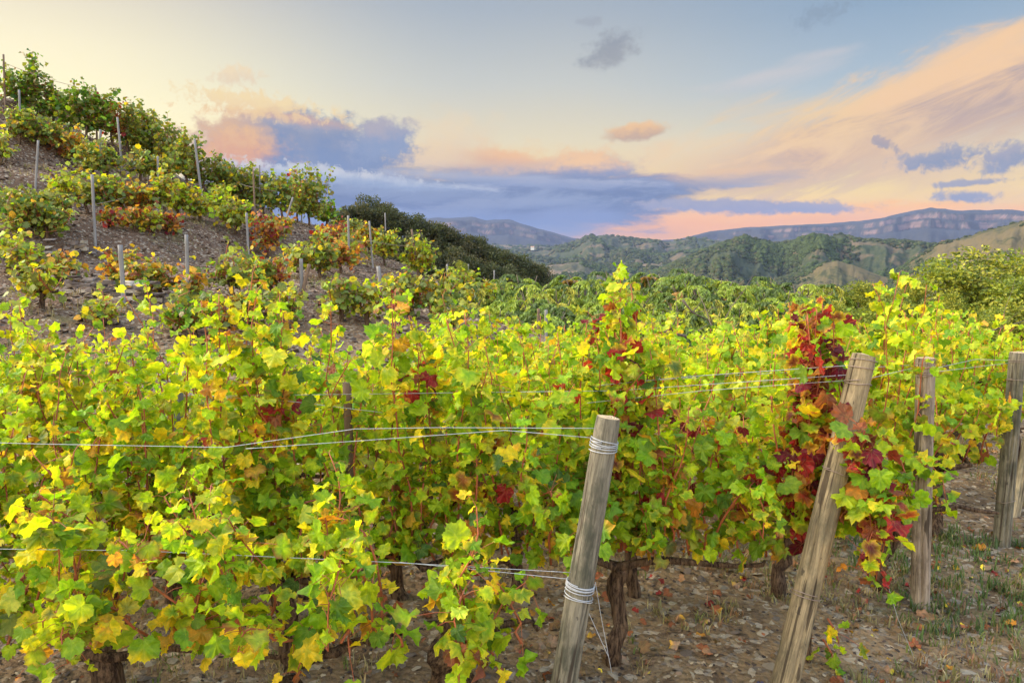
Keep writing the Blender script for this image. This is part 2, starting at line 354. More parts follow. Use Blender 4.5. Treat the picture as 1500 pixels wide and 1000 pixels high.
class MB:
    def __init__(s): s.V = []; s.T = []; s.C = []; s.U = []; s.MI = []; s.n = 0
    def add(s, V, T, C=None, U=None, mi=0):
        V = np.asarray(V, float); T = np.asarray(T, int)
        s.V.append(V); s.T.append(T + s.n); s.n += len(V)
        s.C.append(np.broadcast_to(np.asarray((0.5, .5, .5) if C is None else C, float), (len(V), 3)))
        s.U.append(np.zeros((len(V), 2)) if U is None else U); s.MI.append(np.full(len(T), mi))
    def tube(s, P, rad, sides=6, C=None, cap=True, mi=0, rough=0.0, seed=0, flute=0.0):
        P = np.asarray(P, float); n = len(P); rad = np.broadcast_to(rad, (n,)).astype(float)
        D = np.gradient(P, axis=0); D /= np.linalg.norm(D, axis=1)[:, None] + 1e-9
        up = np.array([0, 0, 1.0]) if abs(D[:, 2]).mean() < 0.85 else np.array([0, 1.0, 0])
        A = np.cross(D, up); A /= np.linalg.norm(A, axis=1)[:, None] + 1e-9; B = np.cross(D, A)
        th = np.arange(sides) * 2 * pi / sides
        rr = np.ones((n, sides))
        if rough or flute:
            g = np.random.default_rng(seed); rr += rough * g.normal(size=(n, sides))
            tw = np.linspace(0, 2.2, n)[:, None]
            rr += flute * (np.sin(3 * th[None] + tw * 2 + seed) * 0.6 + np.sin(5 * th[None] - tw + seed * 2) * 0.4)
        V = P[:, None] + (A[:, None] * np.cos(th)[None, :, None] + B[:, None] * np.sin(th)[None, :, None]) * (rad[:, None] * rr)[..., None]
        i = np.arange(n - 1)[:, None] * sides; j = np.arange(sides)[None]; jn = (j + 1) % sides
        a, b, c, d = i + j, i + jn, i + sides + jn, i + sides + j
        T = np.concatenate([np.stack([a, c, b], -1).reshape(-1, 3), np.stack([a, d, c], -1).reshape(-1, 3)])
        V = V.reshape(-1, 3)
        if cap:
            V = np.concatenate([V, P[:1], P[-1:]]); q = n * sides; j = np.arange(sides); jn = (j + 1) % sides
            T = np.concatenate([T, np.stack([np.full(sides, q), j, jn], 1), np.stack([np.full(sides, q + 1), (n - 1) * sides + jn, (n - 1) * sides + j], 1)])
        s.add(V, T, C, None, mi)
    def build(s, name, mats, parent=None, tint=False, uv=False, smooth=True, loc=None):
        return make_mesh(name, np.concatenate(s.V), np.concatenate(s.T), mats, parent, np.concatenate(s.C) if tint else None,
                         np.concatenate(s.U) if uv else None, smooth, np.concatenate(s.MI), loc)

def tag(o, label=None, cat=None, group=None, kind=None):
    for a, b in (('label', label), ('category', cat), ('group', group), ('kind', kind)):
        if b: o[a] = b
    return o
def thing(name, loc, label, cat, group=None):
    o = bpy.data.objects.new(name, None); COL.objects.link(o); o.location = tuple(float(v) for v in loc); o.empty_display_size = 0.1
    return tag(o, label, cat, group)
ORD = ['zeroth', 'first', 'second', 'third', 'fourth', 'fifth', 'sixth', 'seventh', 'eighth', 'ninth', 'tenth', 'eleventh', 'twelfth', 'thirteenth', 'fourteenth',
       'fifteenth', 'sixteenth', 'seventeenth', 'eighteenth', 'nineteenth', 'twentieth', 'twenty-first', 'twenty-second', 'twenty-third', 'twenty-fourth', 'twenty-fifth',
       'twenty-sixth', 'twenty-seventh', 'twenty-eighth', 'twenty-ninth', 'thirtieth', 'thirty-first', 'thirty-second']

def hash2(ix, iy, s):
    h = (ix.astype(np.int64) * 374761393 + iy.astype(np.int64) * 668265263 + s * 974634777) & 0x7fffffff
    h = ((h ^ (h >> 13)) * 1274126177) & 0x7fffffff
    return ((h ^ (h >> 16)) & 0xffff) / 65535.0
def vnoise(x, y, s=0):
    ix, iy = np.floor(x), np.floor(y); fx, fy = x - ix, y - iy
    fx = fx * fx * (3 - 2 * fx); fy = fy * fy * (3 - 2 * fy)
    a, b, c, d = hash2(ix, iy, s), hash2(ix + 1, iy, s), hash2(ix, iy + 1, s), hash2(ix + 1, iy + 1, s)
    return (a + (b - a) * fx) * (1 - fy) + (c + (d - c) * fx) * fy
def fbm(x, y, s=0, o=4):
    x = np.asarray(x, float); y = np.asarray(y, float)
    r, a, t = 0, 1.0, 0
    for i in range(o): r = r + a * vnoise(x, y, s + i); t += a; a *= 0.5; x = x * 2.03 + 7.1; y = y * 2.03 + 3.7
    return r / t
def smooth(x, a, b):
    t = np.clip((x - a) / (b - a), 0, 1); return t * t * (3 - 2 * t)
def grid_tris(nx, ny):
    i = np.arange(ny - 1)[:, None] * nx; j = np.arange(nx - 1)[None]
    a, b, c, d = i + j, i + j + 1, i + nx + j + 1, i + nx + j
    return np.concatenate([np.stack([a, b, c], -1).reshape(-1, 3), np.stack([a, c, d], -1).reshape(-1, 3)])

# ------------------------------------------------------------------ terrain near the camera
ctl = []
for px, py, Y in [(0, 480, 8.5), (0, 400, 11.5), (0, 300, 15), (0, 215, 18.5), (0, 140, 22), (150, 500, 8.5), (150, 400, 12.5), (150, 300, 17), (150, 220, 21.5),
                  (300, 500, 9), (300, 400, 13.5), (300, 330, 18), (300, 275, 23), (450, 490, 9.5), (450, 400, 15), (450, 345, 21), (450, 325, 25),
                  (600, 490, 10), (600, 440, 15), (600, 405, 21), (600, 390, 27), (700, 490, 11), (700, 462, 16), (700, 452, 22),
                  (800, 500, 12), (800, 495, 18), (500, 342, 44), (600, 372, 45), (700, 412, 46), (800, 455, 47), (620, 420, 36), (720, 445, 36),
                  (-200, 120, 20), (-200, 260, 15), (-200, 400, 10.5), (-200, 70, 25)]:
    ctl.append(at(px, py, Y))
for x in (-3, 0, 3, 7):
    for y in (-4, 1, 4, 7.2): ctl.append(np.array([x, y, 0.0]))
for p in [(-6, 0, 0.7), (-6, 4.5, 0.5), (-10, -3, 2.0), (-14, 4, 3.2), (12, 3, -0.3), (12, 10, -0.6), (3, 11, -0.15), (0, 10, 0.05), (5, 16, -1.0), (12, 18, -1.5), (2, 26, -2.6), (10, 30, -3.4), (25, 15, -2.5),
          (30, 35, -5.5), (5, 45, -5.5), (15, 60, -9), (0, 70, -8), (-20, 70, 0), (40, 60, -12), (-20, 34, 4), (-14, 30, 4.4), (-8, 33, 2.0), (-26, 26, 9), (-40, 20, 12), (-40, 50, 8), (-30, 5, 8), (40, 5, -3), (-30, -8, 6)]:
    ctl.append(np.array(p, float))
ctl = np.array(ctl)
def _phi(r2): return 0.5 * r2 * np.log(r2 + 1e-9)
def _fit():
    n = len(ctl); d2 = ((ctl[:, None, :2] - ctl[None, :, :2]) ** 2).sum(-1)
    A = np.zeros((n + 3, n + 3)); A[:n, :n] = _phi(d2) + np.eye(n) * 1.5
    Pm = np.c_[np.ones(n), ctl[:, :2]]; A[:n, n:] = Pm; A[n:, :n] = Pm.T
    return np.linalg.solve(A, np.r_[ctl[:, 2], 0, 0, 0])
_w = _fit()
def H(x, y, detail=True):
    x = np.asarray(x, float); y = np.asarray(y, float); sh = x.shape; x = x.ravel(); y = y.ravel(); n = len(ctl)
    z = np.empty_like(x)
    for s in range(0, len(x), 20000):
        xs, ys = x[s:s + 20000], y[s:s + 20000]
        d2 = (xs[:, None] - ctl[None, :, 0]) ** 2 + (ys[:, None] - ctl[None, :, 1]) ** 2
        z[s:s + 20000] = _phi(d2) @ _w[:n] + _w[n] + _w[n + 1] * xs + _w[n + 2] * ys
    hill = smooth(z, 0.5, 1.6) * (1 - smooth(y, 28, 34))
    if detail:
        q = (z + 0.25 * (fbm(x * 0.25, y * 0.25, 5, 2) - 0.5)) / 1.25; fr = q - np.floor(q)
        z = z + hill * 0.55 * (smooth(fr, 0.55, 0.95) - fr)                      # low terraces along the contours
        z = z + (fbm(x * 2.2, y * 2.2, 1, 4) - 0.5) * (0.07 + 0.22 * hill)
    far = smooth(y, 75, 160) + smooth(np.abs(x), 60, 110); far = np.clip(far, 0, 1)
    z = z * (1 - far) - 62 * far
    return z.reshape(sh)
def ground_at(px, py, ymin=6.0, ymax=60):
    d = ray(px, py); ys = np.arange(ymin, ymax, 0.06); t = ys / d[1]
    gap = CAM_Z + d[2] * t - H(d[0] * t, ys)
    i = np.argmax(gap < 0) if (gap < 0).any() else int(np.argmin(gap))
    return np.array([d[0] * t[i], ys[i], float(H(d[0] * t[i], ys[i]))])

def warp(n, lo, hi, c, k):
    u = np.linspace(-1, 1, n); s = np.sinh(k * u) / math.sinh(k)
    return np.where(s < 0, c + s * (c - lo), c + s * (hi - c))
gx = warp(380, -120, 120, 0, 4.2); gy = np.concatenate([np.linspace(-8, 1.8, 14), 1.8 + (np.linspace(0, 1, 430)[1:] ** 2.4) * 160])
GX, GY = np.meshgrid(gx, gy)
tag(make_mesh('ground', np.stack([GX, GY, H(GX, GY)], -1).reshape(-1, 3), grid_tris(len(gx), len(gy)), M['soil']), kind='structure')
r = 6000.0
tag(make_mesh('valley_floor', [(-r, -r, -63), (r, -r, -63), (r, r, -63), (-r, r, -63)], [(0, 1, 2), (0, 2, 3)], M['hill_brown']), kind='structure')

# ------------------------------------------------------------------ far hills
HILLS_BY = []
def far_range(name, mat, D, front, back, sil, base=-64, amp=0.10, freq=26, prof=None, n_az=520, n_r=90, seed=0, spur=0.25):
    az = np.array([R(azel(px, py)[0]) for px, py in sil]); zs = np.array([CAM_Z + D * tan(R(azel(px, py)[1])) for px, py in sil])
    A = np.linspace(az[0], az[-1], n_az); t = np.linspace(0, 1 + back / front, n_r)
    AA, TT = np.meshgrid(A, t); top = np.interp(A, az, zs)
    top = top + (fbm(A * 60, A * 0, seed + 9, 5) - 0.5) * (0.05 * (top - base))
    edge = smooth(A, A[0], A[0] + 0.02) * (1 - smooth(A, A[-1] - 0.02, A[-1])); Hh = (top - base) * edge
    sp = fbm(AA * freq, TT * 1.2, seed, 4) - 0.5
    tt = np.clip(TT + spur * sp * np.sin(np.clip(TT, 0, 1) * pi) * 1.6, 0, None)
    p = np.where(tt <= 1, (prof or (lambda q: smooth(q, 0, 1) * 0.55 + q * 0.45))(np.clip(tt, 0, 1)), 1 - smooth(tt, 1, 1 + back / front) * 0.8)
    Z = base + Hh[None] * p
    Z = Z + (fbm(AA * freq * 3, TT * 7, seed + 3, 5) - 0.5) * amp * Hh[None] * np.clip(np.minimum(TT, 1) * (1.05 - np.minimum(TT, 1)) * 4, 0, 1)
    rr = D - front + TT * front
    V = np.stack([rr * np.sin(AA), rr * np.cos(AA), Z], -1)
    o = tag(make_mesh(name, V.reshape(-1, 3), grid_tris(n_az, n_r), mat), kind='structure')
    if name == 'hills': HILLS_BY.append(V)
    return o
cliff = lambda q: 0.50 * smooth(q, 0, 0.62) + 0.12 * q + 0.15 * smooth(q, 0.66, 0.675) + 0.15 * smooth(q, 0.80, 0.815) + 0.08 * smooth(q, 0.85, 1.0)
far_range('mountain', M['mesa'], 4600, 1500, 900, [(300, 335), (520, 328), (600, 322), (640, 319), (690, 318), (712, 322), (745, 322), (775, 330), (800, 338), (840, 349), (880, 352), (960, 352), (1080, 356)], prof=cliff, seed=11, amp=0.04, spur=0.2, n_r=280)
far_range('mountain', M['mesa'], 4200, 1500, 900, [(900, 360), (960, 352), (995, 350), (1040, 339), (1100, 333), (1200, 328), (1290, 320), (1335, 309), (1365, 305), (1410, 308), (1450, 307), (1500, 308), (1600, 305), (1750, 312), (1900, 330)], prof=cliff, seed=31, amp=0.04, spur=0.2, n_r=280)
far_range('hills', M['hill_green'], 2300, 1000, 600, [(560, 384), (640, 372), (700, 368), (770, 366), (810, 362), (835, 357), (860, 347), (885, 344), (930, 350), (980, 354), (1010, 349), (1040, 350), (1080, 356), (1180, 366), (1300, 372)], seed=51, amp=0.24, spur=0.4)
far_range('hills', M['hill_brown'], 1350, 520, 300, [(560, 400), (660, 392), (730, 386), (790, 390), (850, 383), (900, 392), (950, 386), (1000, 392), (1060, 404), (1150, 412), (1300, 420)], seed=71, amp=0.24, spur=0.4)
far_range('hills', M['hill_green'], 1150, 480, 300, [(840, 428), (930, 404), (965, 395), (1005, 378), (1050, 360), (1075, 350), (1090, 346), (1110, 350), (1140, 356), (1165, 349), (1190, 345), (1235, 346), (1265, 352), (1330, 354), (1390, 362), (1460, 372), (1560, 392), (1700, 400)], seed=91, amp=0.28, spur=0.5)
far_range('hills', M['hill_tan'], 860, 250, 180, [(1060, 424), (1130, 412), (1180, 398), (1205, 387), (1228, 382), (1250, 388), (1290, 404), (1350, 420)], seed=111, amp=0.16, spur=0.4)
far_range('hills', M['hill_tan'], 900, 330, 250, [(1240, 424), (1310, 398), (1345, 376), (1375, 358), (1420, 344), (1460, 332), (1500, 324), (1580, 315), (1700, 318), (1850, 330)], seed=131, amp=0.12)

far_range('hills', M['hill_brown'], 3000, 900, 500, [(480, 372), (560, 362), (620, 357), (680, 361), (740, 358), (800, 361), (850, 358), (900, 364), (960, 358), (1010, 356), (1060, 362), (1150, 364), (1300, 362), (1400, 356), (1550, 360), (1700, 372)], seed=151, amp=0.2)
far_range('hills', M['hill_green'], 1800, 600, 400, [(620, 392), (700, 378), (760, 374), (820, 380), (880, 370), (920, 366), (970, 372), (1030, 364), (1080, 368), (1140, 378)], seed=171, amp=0.22, spur=0.4)

# ------------------------------------------------------------------ leaf templates and leaf clouds
half = [(0, 1.0), (0.09, 0.87), (0.19, 0.84), (0.25, 0.73), (0.36, 0.76), (0.50, 0.76), (0.55, 0.61), (0.63, 0.53), (0.555, 0.41), (0.62, 0.32), (0.63, 0.17), (0.50, 0.03), (0.38, -0.12), (0.2, -0.15), (0.04, -0.01)]
def outline(h): return np.array([(x, y) for x, y in h] + [(-x, y) for x, y in reversed(h[1:])])
def template(h, ring):
    O = outline(h); n = len(O); c = np.array([[0, 0.28]])
    j = np.arange(n); jn = (j + 1) % n
    if ring:
        I = c + (O - c) * 0.52; P = np.concatenate([c, I, O])
        T = np.concatenate([np.stack([np.zeros(n, int), 1 + jn, 1 + j], 1), np.stack([1 + j, 1 + jn, 1 + n + jn], 1), np.stack([1 + j, 1 + n + jn, 1 + n + j], 1)])
        e = np.r_[0, np.full(n, 0.45), np.ones(n)]
    else:
        P = np.concatenate([c, O]); T = np.stack([np.zeros(n, int), 1 + jn, 1 + j], 1); e = np.r_[0, np.ones(n)]
    return P, T, e
def toothed(h):
    r = []
    for i in range(len(h) - 1):
        a, b = np.array(h[i]), np.array(h[i + 1]); r.append(tuple(a)); m = a * 0.55 + b * 0.45; q = m - np.array([0, 0.28]); r.append(tuple(m - q / np.linalg.norm(q) * 0.035))
    return r + [h[-1]]
LEAF = [template(toothed(half), True), template(half, False), template([half[i] for i in (0, 2, 3, 5, 7, 8, 10, 12, 14)], False), template([half[i] for i in (0, 3, 5, 10, 13)], False)]

def unit(v): return v / (np.linalg.norm(v, axis=-1, keepdims=True) + 1e-9)
def leaves(pos, tip, nor, size, col, col_edge, lod, g):
    """batch of grape leaves: blade base, tip direction, normal, size"""
    P, T, e = LEAF[lod]; L = len(pos); n = len(P)
    y = unit(tip); x = unit(np.cross(y, nor)); z = np.cross(x, y)
    a = g.uniform(-0.25, 0.7, (L, 1)); b = g.uniform(-0.3, 0.7, (L, 1)); w = g.uniform(0.02, 0.17, (L, 1)); ph = g.uniform(0, 6.3, (L, 1))
    tha = np.arctan2(P[:, 0], P[:, 1] - 0.28)[None]; lump = 1 + e[None] * (0.06 * np.sin(3 * tha + ph) + 0.04 * np.sin(5 * tha + 2.3 * ph))
    X = P[None, :, 0] * g.uniform(0.82, 1.08, (L, 1)) * lump; Yv = 0.28 + (P[None, :, 1] - 0.28) * lump; rr = np.sqrt(X ** 2 + (Yv - .28) ** 2)
    fold = g.uniform(0.0, 0.35, (L, 1))
    Z = -a * X ** 2 - b * (Yv - 0.1) ** 2 + w * (np.sin(4 * tha + ph) + 0.5 * np.sin(9 * tha + 3 * ph)) * rr * 2 + fold * np.abs(X)
    V = pos[:, None] + size[:, None, None] * (X[..., None] * x[:, None] + Yv[..., None] * y[:, None] + Z[..., None] * z[:, None])
    C = col[:, None] * (1 - e[None, :, None] ** 2) + col_edge[:, None] * e[None, :, None] ** 2
    if lod < 3:                                           # part of the blade already turned yellow, orange or red
        an = g.uniform(0, 2 * pi, (L, 1)); pt = np.clip((P[None, :, 0] * np.cos(an) + (P[None, :, 1] - 0.3) * np.sin(an) - g.uniform(0.0, 0.5, (L, 1))) * 3.5, 0, 1) * (g.random((L, 1)) < 0.26)
        pc = np.array([PAL['yellow'], PAL['gold'], PAL['orange'], PAL['rust'], PAL['red']])[g.choice(5, L, p=[.58, .18, .10, .08, .06])]
        C = C * (1 - pt[..., None]) + pc[:, None] * pt[..., None]
    TT = (T[None] + (np.arange(L) * n)[:, None, None]).reshape(-1, 3)
    U = np.broadcast_to(P[None], (L, n, 2)).reshape(-1, 2)
    return V.reshape(-1, 3), TT, C.reshape(-1, 3), U

PAL = {'lime': (0.42, 0.53, 0.018), 'pale': (0.58, 0.62, 0.07), 'green': (0.17, 0.30, 0.02), 'mid': (0.28, 0.43, 0.018), 'deep': (0.09, 0.17, 0.03), 'yellow': (0.76, 0.58, 0.025), 'gold': (0.66, 0.36, 0.04), 'orange': (0.56, 0.23, 0.035),
       'rust': (0.30, 0.09, 0.04), 'red': (0.36, 0.03, 0.03), 'crimson': (0.17, 0.015, 0.03), 'olive': (0.20, 0.21, 0.05), 'brown': (0.22, 0.12, 0.06), 'hgreen': (0.17, 0.21, 0.055), 'hlime': (0.32, 0.34, 0.06)}  # hgreen and hlime: backlit shade of the hillside vines put into duller greens
MIXES = {'lowleaf': dict(lime=28, mid=26, yellow=22, gold=10, orange=6, rust=1),
         'front': dict(lime=36, pale=7, mid=30, green=22, deep=4, yellow=12, gold=3, orange=1, rust=1),
         'sunny': dict(lime=46, pale=9, mid=28, green=14, yellow=7, gold=2, orange=1),
         'greeny': dict(mid=38, green=30, lime=18, deep=5, yellow=5, gold=2),
         'hill': dict(hgreen=34, olive=30, hlime=26, mid=8, yellow=4, gold=3, deep=8),
         'hillyellow': dict(hlime=40, lime=12, mid=10, olive=18, yellow=10, gold=4, hgreen=10),
         'hilldark': dict(green=30, olive=30, deep=26, mid=10, brown=4),
         'hillorange': dict(orange=16, gold=12, olive=24, rust=10, yellow=8, hlime=18, hgreen=14),
         'hillred': dict(red=20, orange=24, rust=14, gold=8, olive=20, crimson=4, hgreen=12),
         'redvine': dict(red=32, crimson=24, rust=10, mid=18, green=8, lime=10, orange=5)}
def pick(mix, n, g):
    ks = list(MIXES[mix]); w = np.array([MIXES[mix][q] for q in ks], float); i = g.choice(len(ks), n, p=w / w.sum())
    C = np.array([PAL[q] for q in ks])[i]
    return C * g.uniform(0.8, 1.15, (n, 1)) * (1 + g.normal(0, 0.05, (n, 3)))
# clusters of coloured leaves: (world centre, radius, mix, probability)
SPOTS = []
def spot(px, py, Y, rad, mix, p): SPOTS.append((at(px, py, Y), rad, mix, p))
for a in [(1190, 520, 3.2, .17, 'redvine', .7), (1200, 640, 3.2, .28, 'redvine', .5), (1270, 760, 3.2, .26, 'redvine', .55), (1000, 640, 3.25, .35, 'redvine', .42), (1090, 680, 3.25, .3, 'redvine', .45),
          (425, 610, 3.2, .16, 'redvine', .7), (880, 520, 3.2, .3, 'redvine', .3), (620, 540, 3.2, .15, 'redvine', .4), (700, 690, 3.2, .2, 'redvine', .3), (1020, 800, 3.2, .3, 'hillorange', .45), (1200, 800, 3.2, .25, 'hillorange', .4),
          (20, 720, 2.5, .25, 'hillorange', .3), (60, 560, 3.2, .3, 'hillorange', .15), (640, 630, 3.2, .1, 'hillorange', .8), (310, 640, 3.2, .3, 'hillorange', .2), (1430, 660, 4.85, .3, 'hillorange', .3), (200, 900, 2.5, .5, 'hillorange', .2)]:
    spot(*a)

def vine(name, label, group, base, shoots, lod, mix, size, trunk_path, trunk_r, arms, step=0.062, seed=0, lateral=0.9, cat='grapevine', droop=0.5, petiole=True, out_y=1.0, low_yellow=True):
    g = np.random.default_rng(seed); root = thing(name, base, label, cat, group); B = np.asarray(base, float)
    tb = MB(); tb.tube(trunk_path - B, trunk_r, 12 if lod == 0 else (8 if lod == 1 else 5), rough=0.09 if lod < 2 else 0.05, flute=0.16 if lod < 2 else 0, seed=seed)
    for A_, r_ in arms: tb.tube(A_ - B, r_, 8 if lod < 2 else 4, rough=0.1, seed=seed + 1)
    tb.build('trunk', M['bark'], root)
    cb = MB(); LP, LT, LN, LS, LC, LE = [], [], [], [], [], []
    for pts, mx in shoots:
        n = max(3, int(np.linalg.norm(np.diff(pts, axis=0), axis=1).sum() / step)); u = np.linspace(0, 1, len(pts)); q = np.linspace(0, 1, n)
        Q = np.stack([np.interp(q, u, pts[:, i]) for i in range(3)], 1)
        cb.tube(Q - B, np.linspace(0.0056, 0.0022, n) * (1 if lod < 2 else 1.8), 5 if lod < 1 else 3)
        D = np.gradient(Q, axis=0)
        lo = 1 if lod < 2 else 0
        for rep in range(3 if lateral > 0.8 else 2):
            idx = np.arange(lo, n)
            if rep: idx = idx[g.random(len(idx)) < (lateral if rep < 2 else lateral * 0.4)]
            if len(idx) == 0: continue
            sgn = np.where((idx + rep) % 2 == 0, 1.0, -1.0)
            p = np.stack([g.normal(0, 0.75, len(idx)), sgn * out_y * g.uniform(0.3, 1.3, len(idx)), g.normal(0.15, 0.45, len(idx))], 1); p = unit(p)
            s = size * g.uniform(0.5, 1.28, len(idx)) * np.interp(q[idx], [0, 0.15, 0.75, 1], [0.85, 1, 1.0, 0.7])
            pl = s * g.uniform(0.45, 0.95, len(idx)) * (1.0 + 0.7 * rep)
            bp = Q[idx] + p * pl[:, None]
            if petiole:
                for a_, b_ in zip(Q[idx], bp): cb.tube(np.array([a_, (a_ + b_) / 2 + (0, 0, 0.006), b_]) - B, 0.0013, 3, cap=False)
            tip = unit(p * g.uniform(0.1, 1.2, (len(idx), 1)) + np.array([0, 0, -1]) * droop * g.uniform(0.2, 1.8, (len(idx), 1)) + g.normal(0, 0.4, (len(idx), 3)))
            nor = unit(p * 0.45 + np.array([0, 0, 0.75]) + g.normal(0, 0.5, (len(idx), 3)))
            c = pick(mx or mix, len(idx), g)
            if low_yellow and lod < 2:
                low = (q[idx] < 0.28) & (g.random(len(idx)) < 0.08); c[low] = np.array(PAL['gold']) * g.uniform(0.75, 1.2, (low.sum(), 1))
            for cen, rad, mm, pr in SPOTS:
                d = np.linalg.norm(bp - cen, axis=1); hit = (d < rad) & (g.random(len(idx)) < pr * (1 - 0.5 * d / rad))
                if hit.any(): c[hit] = pick(mm, int(hit.sum()), g)
            ec = c * g.uniform(0.85, 1.1, (len(idx), 1)); k2 = g.random(len(idx))
            yel = (k2 < (0.25 if lod < 3 else 0.08))[:, None]; ec = np.where(yel, ec * 0.4 + 0.6 * np.array(PAL['yellow']), ec)
            rs = ((k2 > 0.90) & (k2 < 0.97))[:, None]; ec = np.where(rs, ec * 0.45 + 0.55 * np.array(PAL['rust']), ec)
            LP.append(bp); LT.append(tip); LN.append(nor); LS.append(s); LC.append(c); LE.append(ec)
    cb.build('shoots', M['cane'], root)
    V, T, C, U = leaves(np.concatenate(LP) - B, np.concatenate(LT), np.concatenate(LN), np.concatenate(LS), np.concatenate(LC), np.concatenate(LE), lod, g)
    make_mesh('foliage', V, T, M['leaf'] if lod < 2 else M['leaf_far'], root, np.clip(C, 0, 0.9), U if lod < 2 else None)
    return root

def curve(P0, P1, g, wig=0.05, bow=(0, 0, 0), n=7):
    t = np.linspace(0, 1, n)[:, None]; P = P0 + (P1 - P0) * t + np.asarray(bow) * 4 * t * (1 - t)
    w = np.cumsum(g.normal(0, wig / n ** .5, (n, 3)), axis=0); w -= w[0]; return P + w * np.array([1, 1, 0.5])

# ------------------------------------------------------------------ foreground trellis rows
ROWS = [
    dict(Y=2.48, x0=-2.75, x1=-0.10, px=[-110, 140, 440, 700], top=[(-300, 560), (0, 610), (150, 650), (250, 680), (330, 610), (400, 650), (480, 715), (545, 750), (590, 850), (640, 840), (668, 715), (705, 695), (750, 750), (800, 840)], mix='front', lod=0, size=0.067, name='front row', end='its wooden end post'),
    dict(Y=3.20, x0=-3.4, x1=1.35, px=[-130, 130, 400, 640, 905, 1205], top=[(-300, 520), (0, 550), (150, 560), (250, 540), (320, 440), (420, 450), (480, 465), (570, 450), (640, 475), (690, 460), (740, 472), (800, 500), (850, 480), (905, 470), (960, 550), (1050, 585), (1150, 560), (1195, 520), (1240, 600), (1300, 720)], mix='front', lod=0, size=0.067, name='second row', end='the leaning tan post'),
    dict(Y=3.95, x0=-4.0, x1=2.25, px=[-200, 20, 230, 440, 590, 755, 930, 1150, 1305], top=[(-300, 430), (0, 440), (40, 500), (100, 515), (170, 455), (250, 455), (290, 495), (400, 480), (620, 480), (800, 500), (1000, 530), (1200, 520), (1290, 480), (1340, 560)], mix='sunny', lod=1, size=0.066, name='third row', end='the upright pinkish post'),
    dict(Y=4.75, x0=-4.6, x1=3.2, px=[-100, 90, 270, 450, 620, 790, 960, 1120, 1270, 1385], top=[(-300, 470), (0, 495), (150, 515), (300, 510), (600, 500), (950, 505), (1100, 515), (1240, 450), (1290, 425), (1340, 452), (1390, 420), (1440, 460), (1480, 570)], mix='sunny', lod=1, size=0.066, name='fourth row', end='the dark post at the right edge'),
    dict(Y=5.6, x0=-4, x1=5, px=[60, 230, 400, 560, 710, 850, 990, 1120, 1250, 1380, 1500], top=[(0, 510), (300, 515), (600, 510), (800, 500), (950, 495), (1200, 480), (1300, 470), (1400, 480), (1500, 520)], mix='sunny', lod=1, size=0.066, name='fifth row', end=None),
    dict(Y=6.45, x0=-2, x1=6, px=[620, 750, 870, 990, 1100, 1220, 1330, 1440], top=[(500, 510), (800, 495), (950, 490), (1200, 478), (1500, 500)], mix='sunny', lod=1, size=0.066, name='sixth row', end=None),
    dict(Y=7.4, x0=-1, x1=6, px=[740, 850, 955, 1060, 1165, 1270, 1370, 1470], top=[(500, 505), (800, 492), (950, 484), (1200, 474), (1500, 490)], mix='sunny', lod=2, size=0.09, name='seventh row', end=None),
    dict(Y=8.5, x0=-1, x1=7, px=[770, 865, 960, 1055, 1150, 1240, 1335, 1425], top=[(500, 500), (800, 488), (950, 480), (1200, 470), (1500, 485)], mix='sunny', lod=2, size=0.09, name='eighth row', end=None),
]
EXTRA = {(1, 4): [((905, 392), 'sunny'), ((915, 430), None), ((890, 425), 'sunny'), ((880, 470), None), ((830, 492), 'greeny'), ((862, 468), 'greeny'), ((925, 455), 'greeny'), ((945, 495), 'greeny'), ((900, 500), 'greeny')],
         (1, 5): [((1200, 446), 'redvine'), ((1190, 455), 'redvine'), ((1180, 462), 'redvine'), ((1212, 456), 'redvine'), ((1198, 455), 'redvine'), ((1210, 480), 'redvine'), ((1175, 500), 'redvine'), ((1205, 460), None), ((1215, 520), 'redvine')],
         (1, 2): [((335, 425), None), ((370, 425), None), ((420, 440), None)], (1, 3): [((575, 430), 'sunny'), ((565, 440), None), ((690, 455), 'sunny')]}
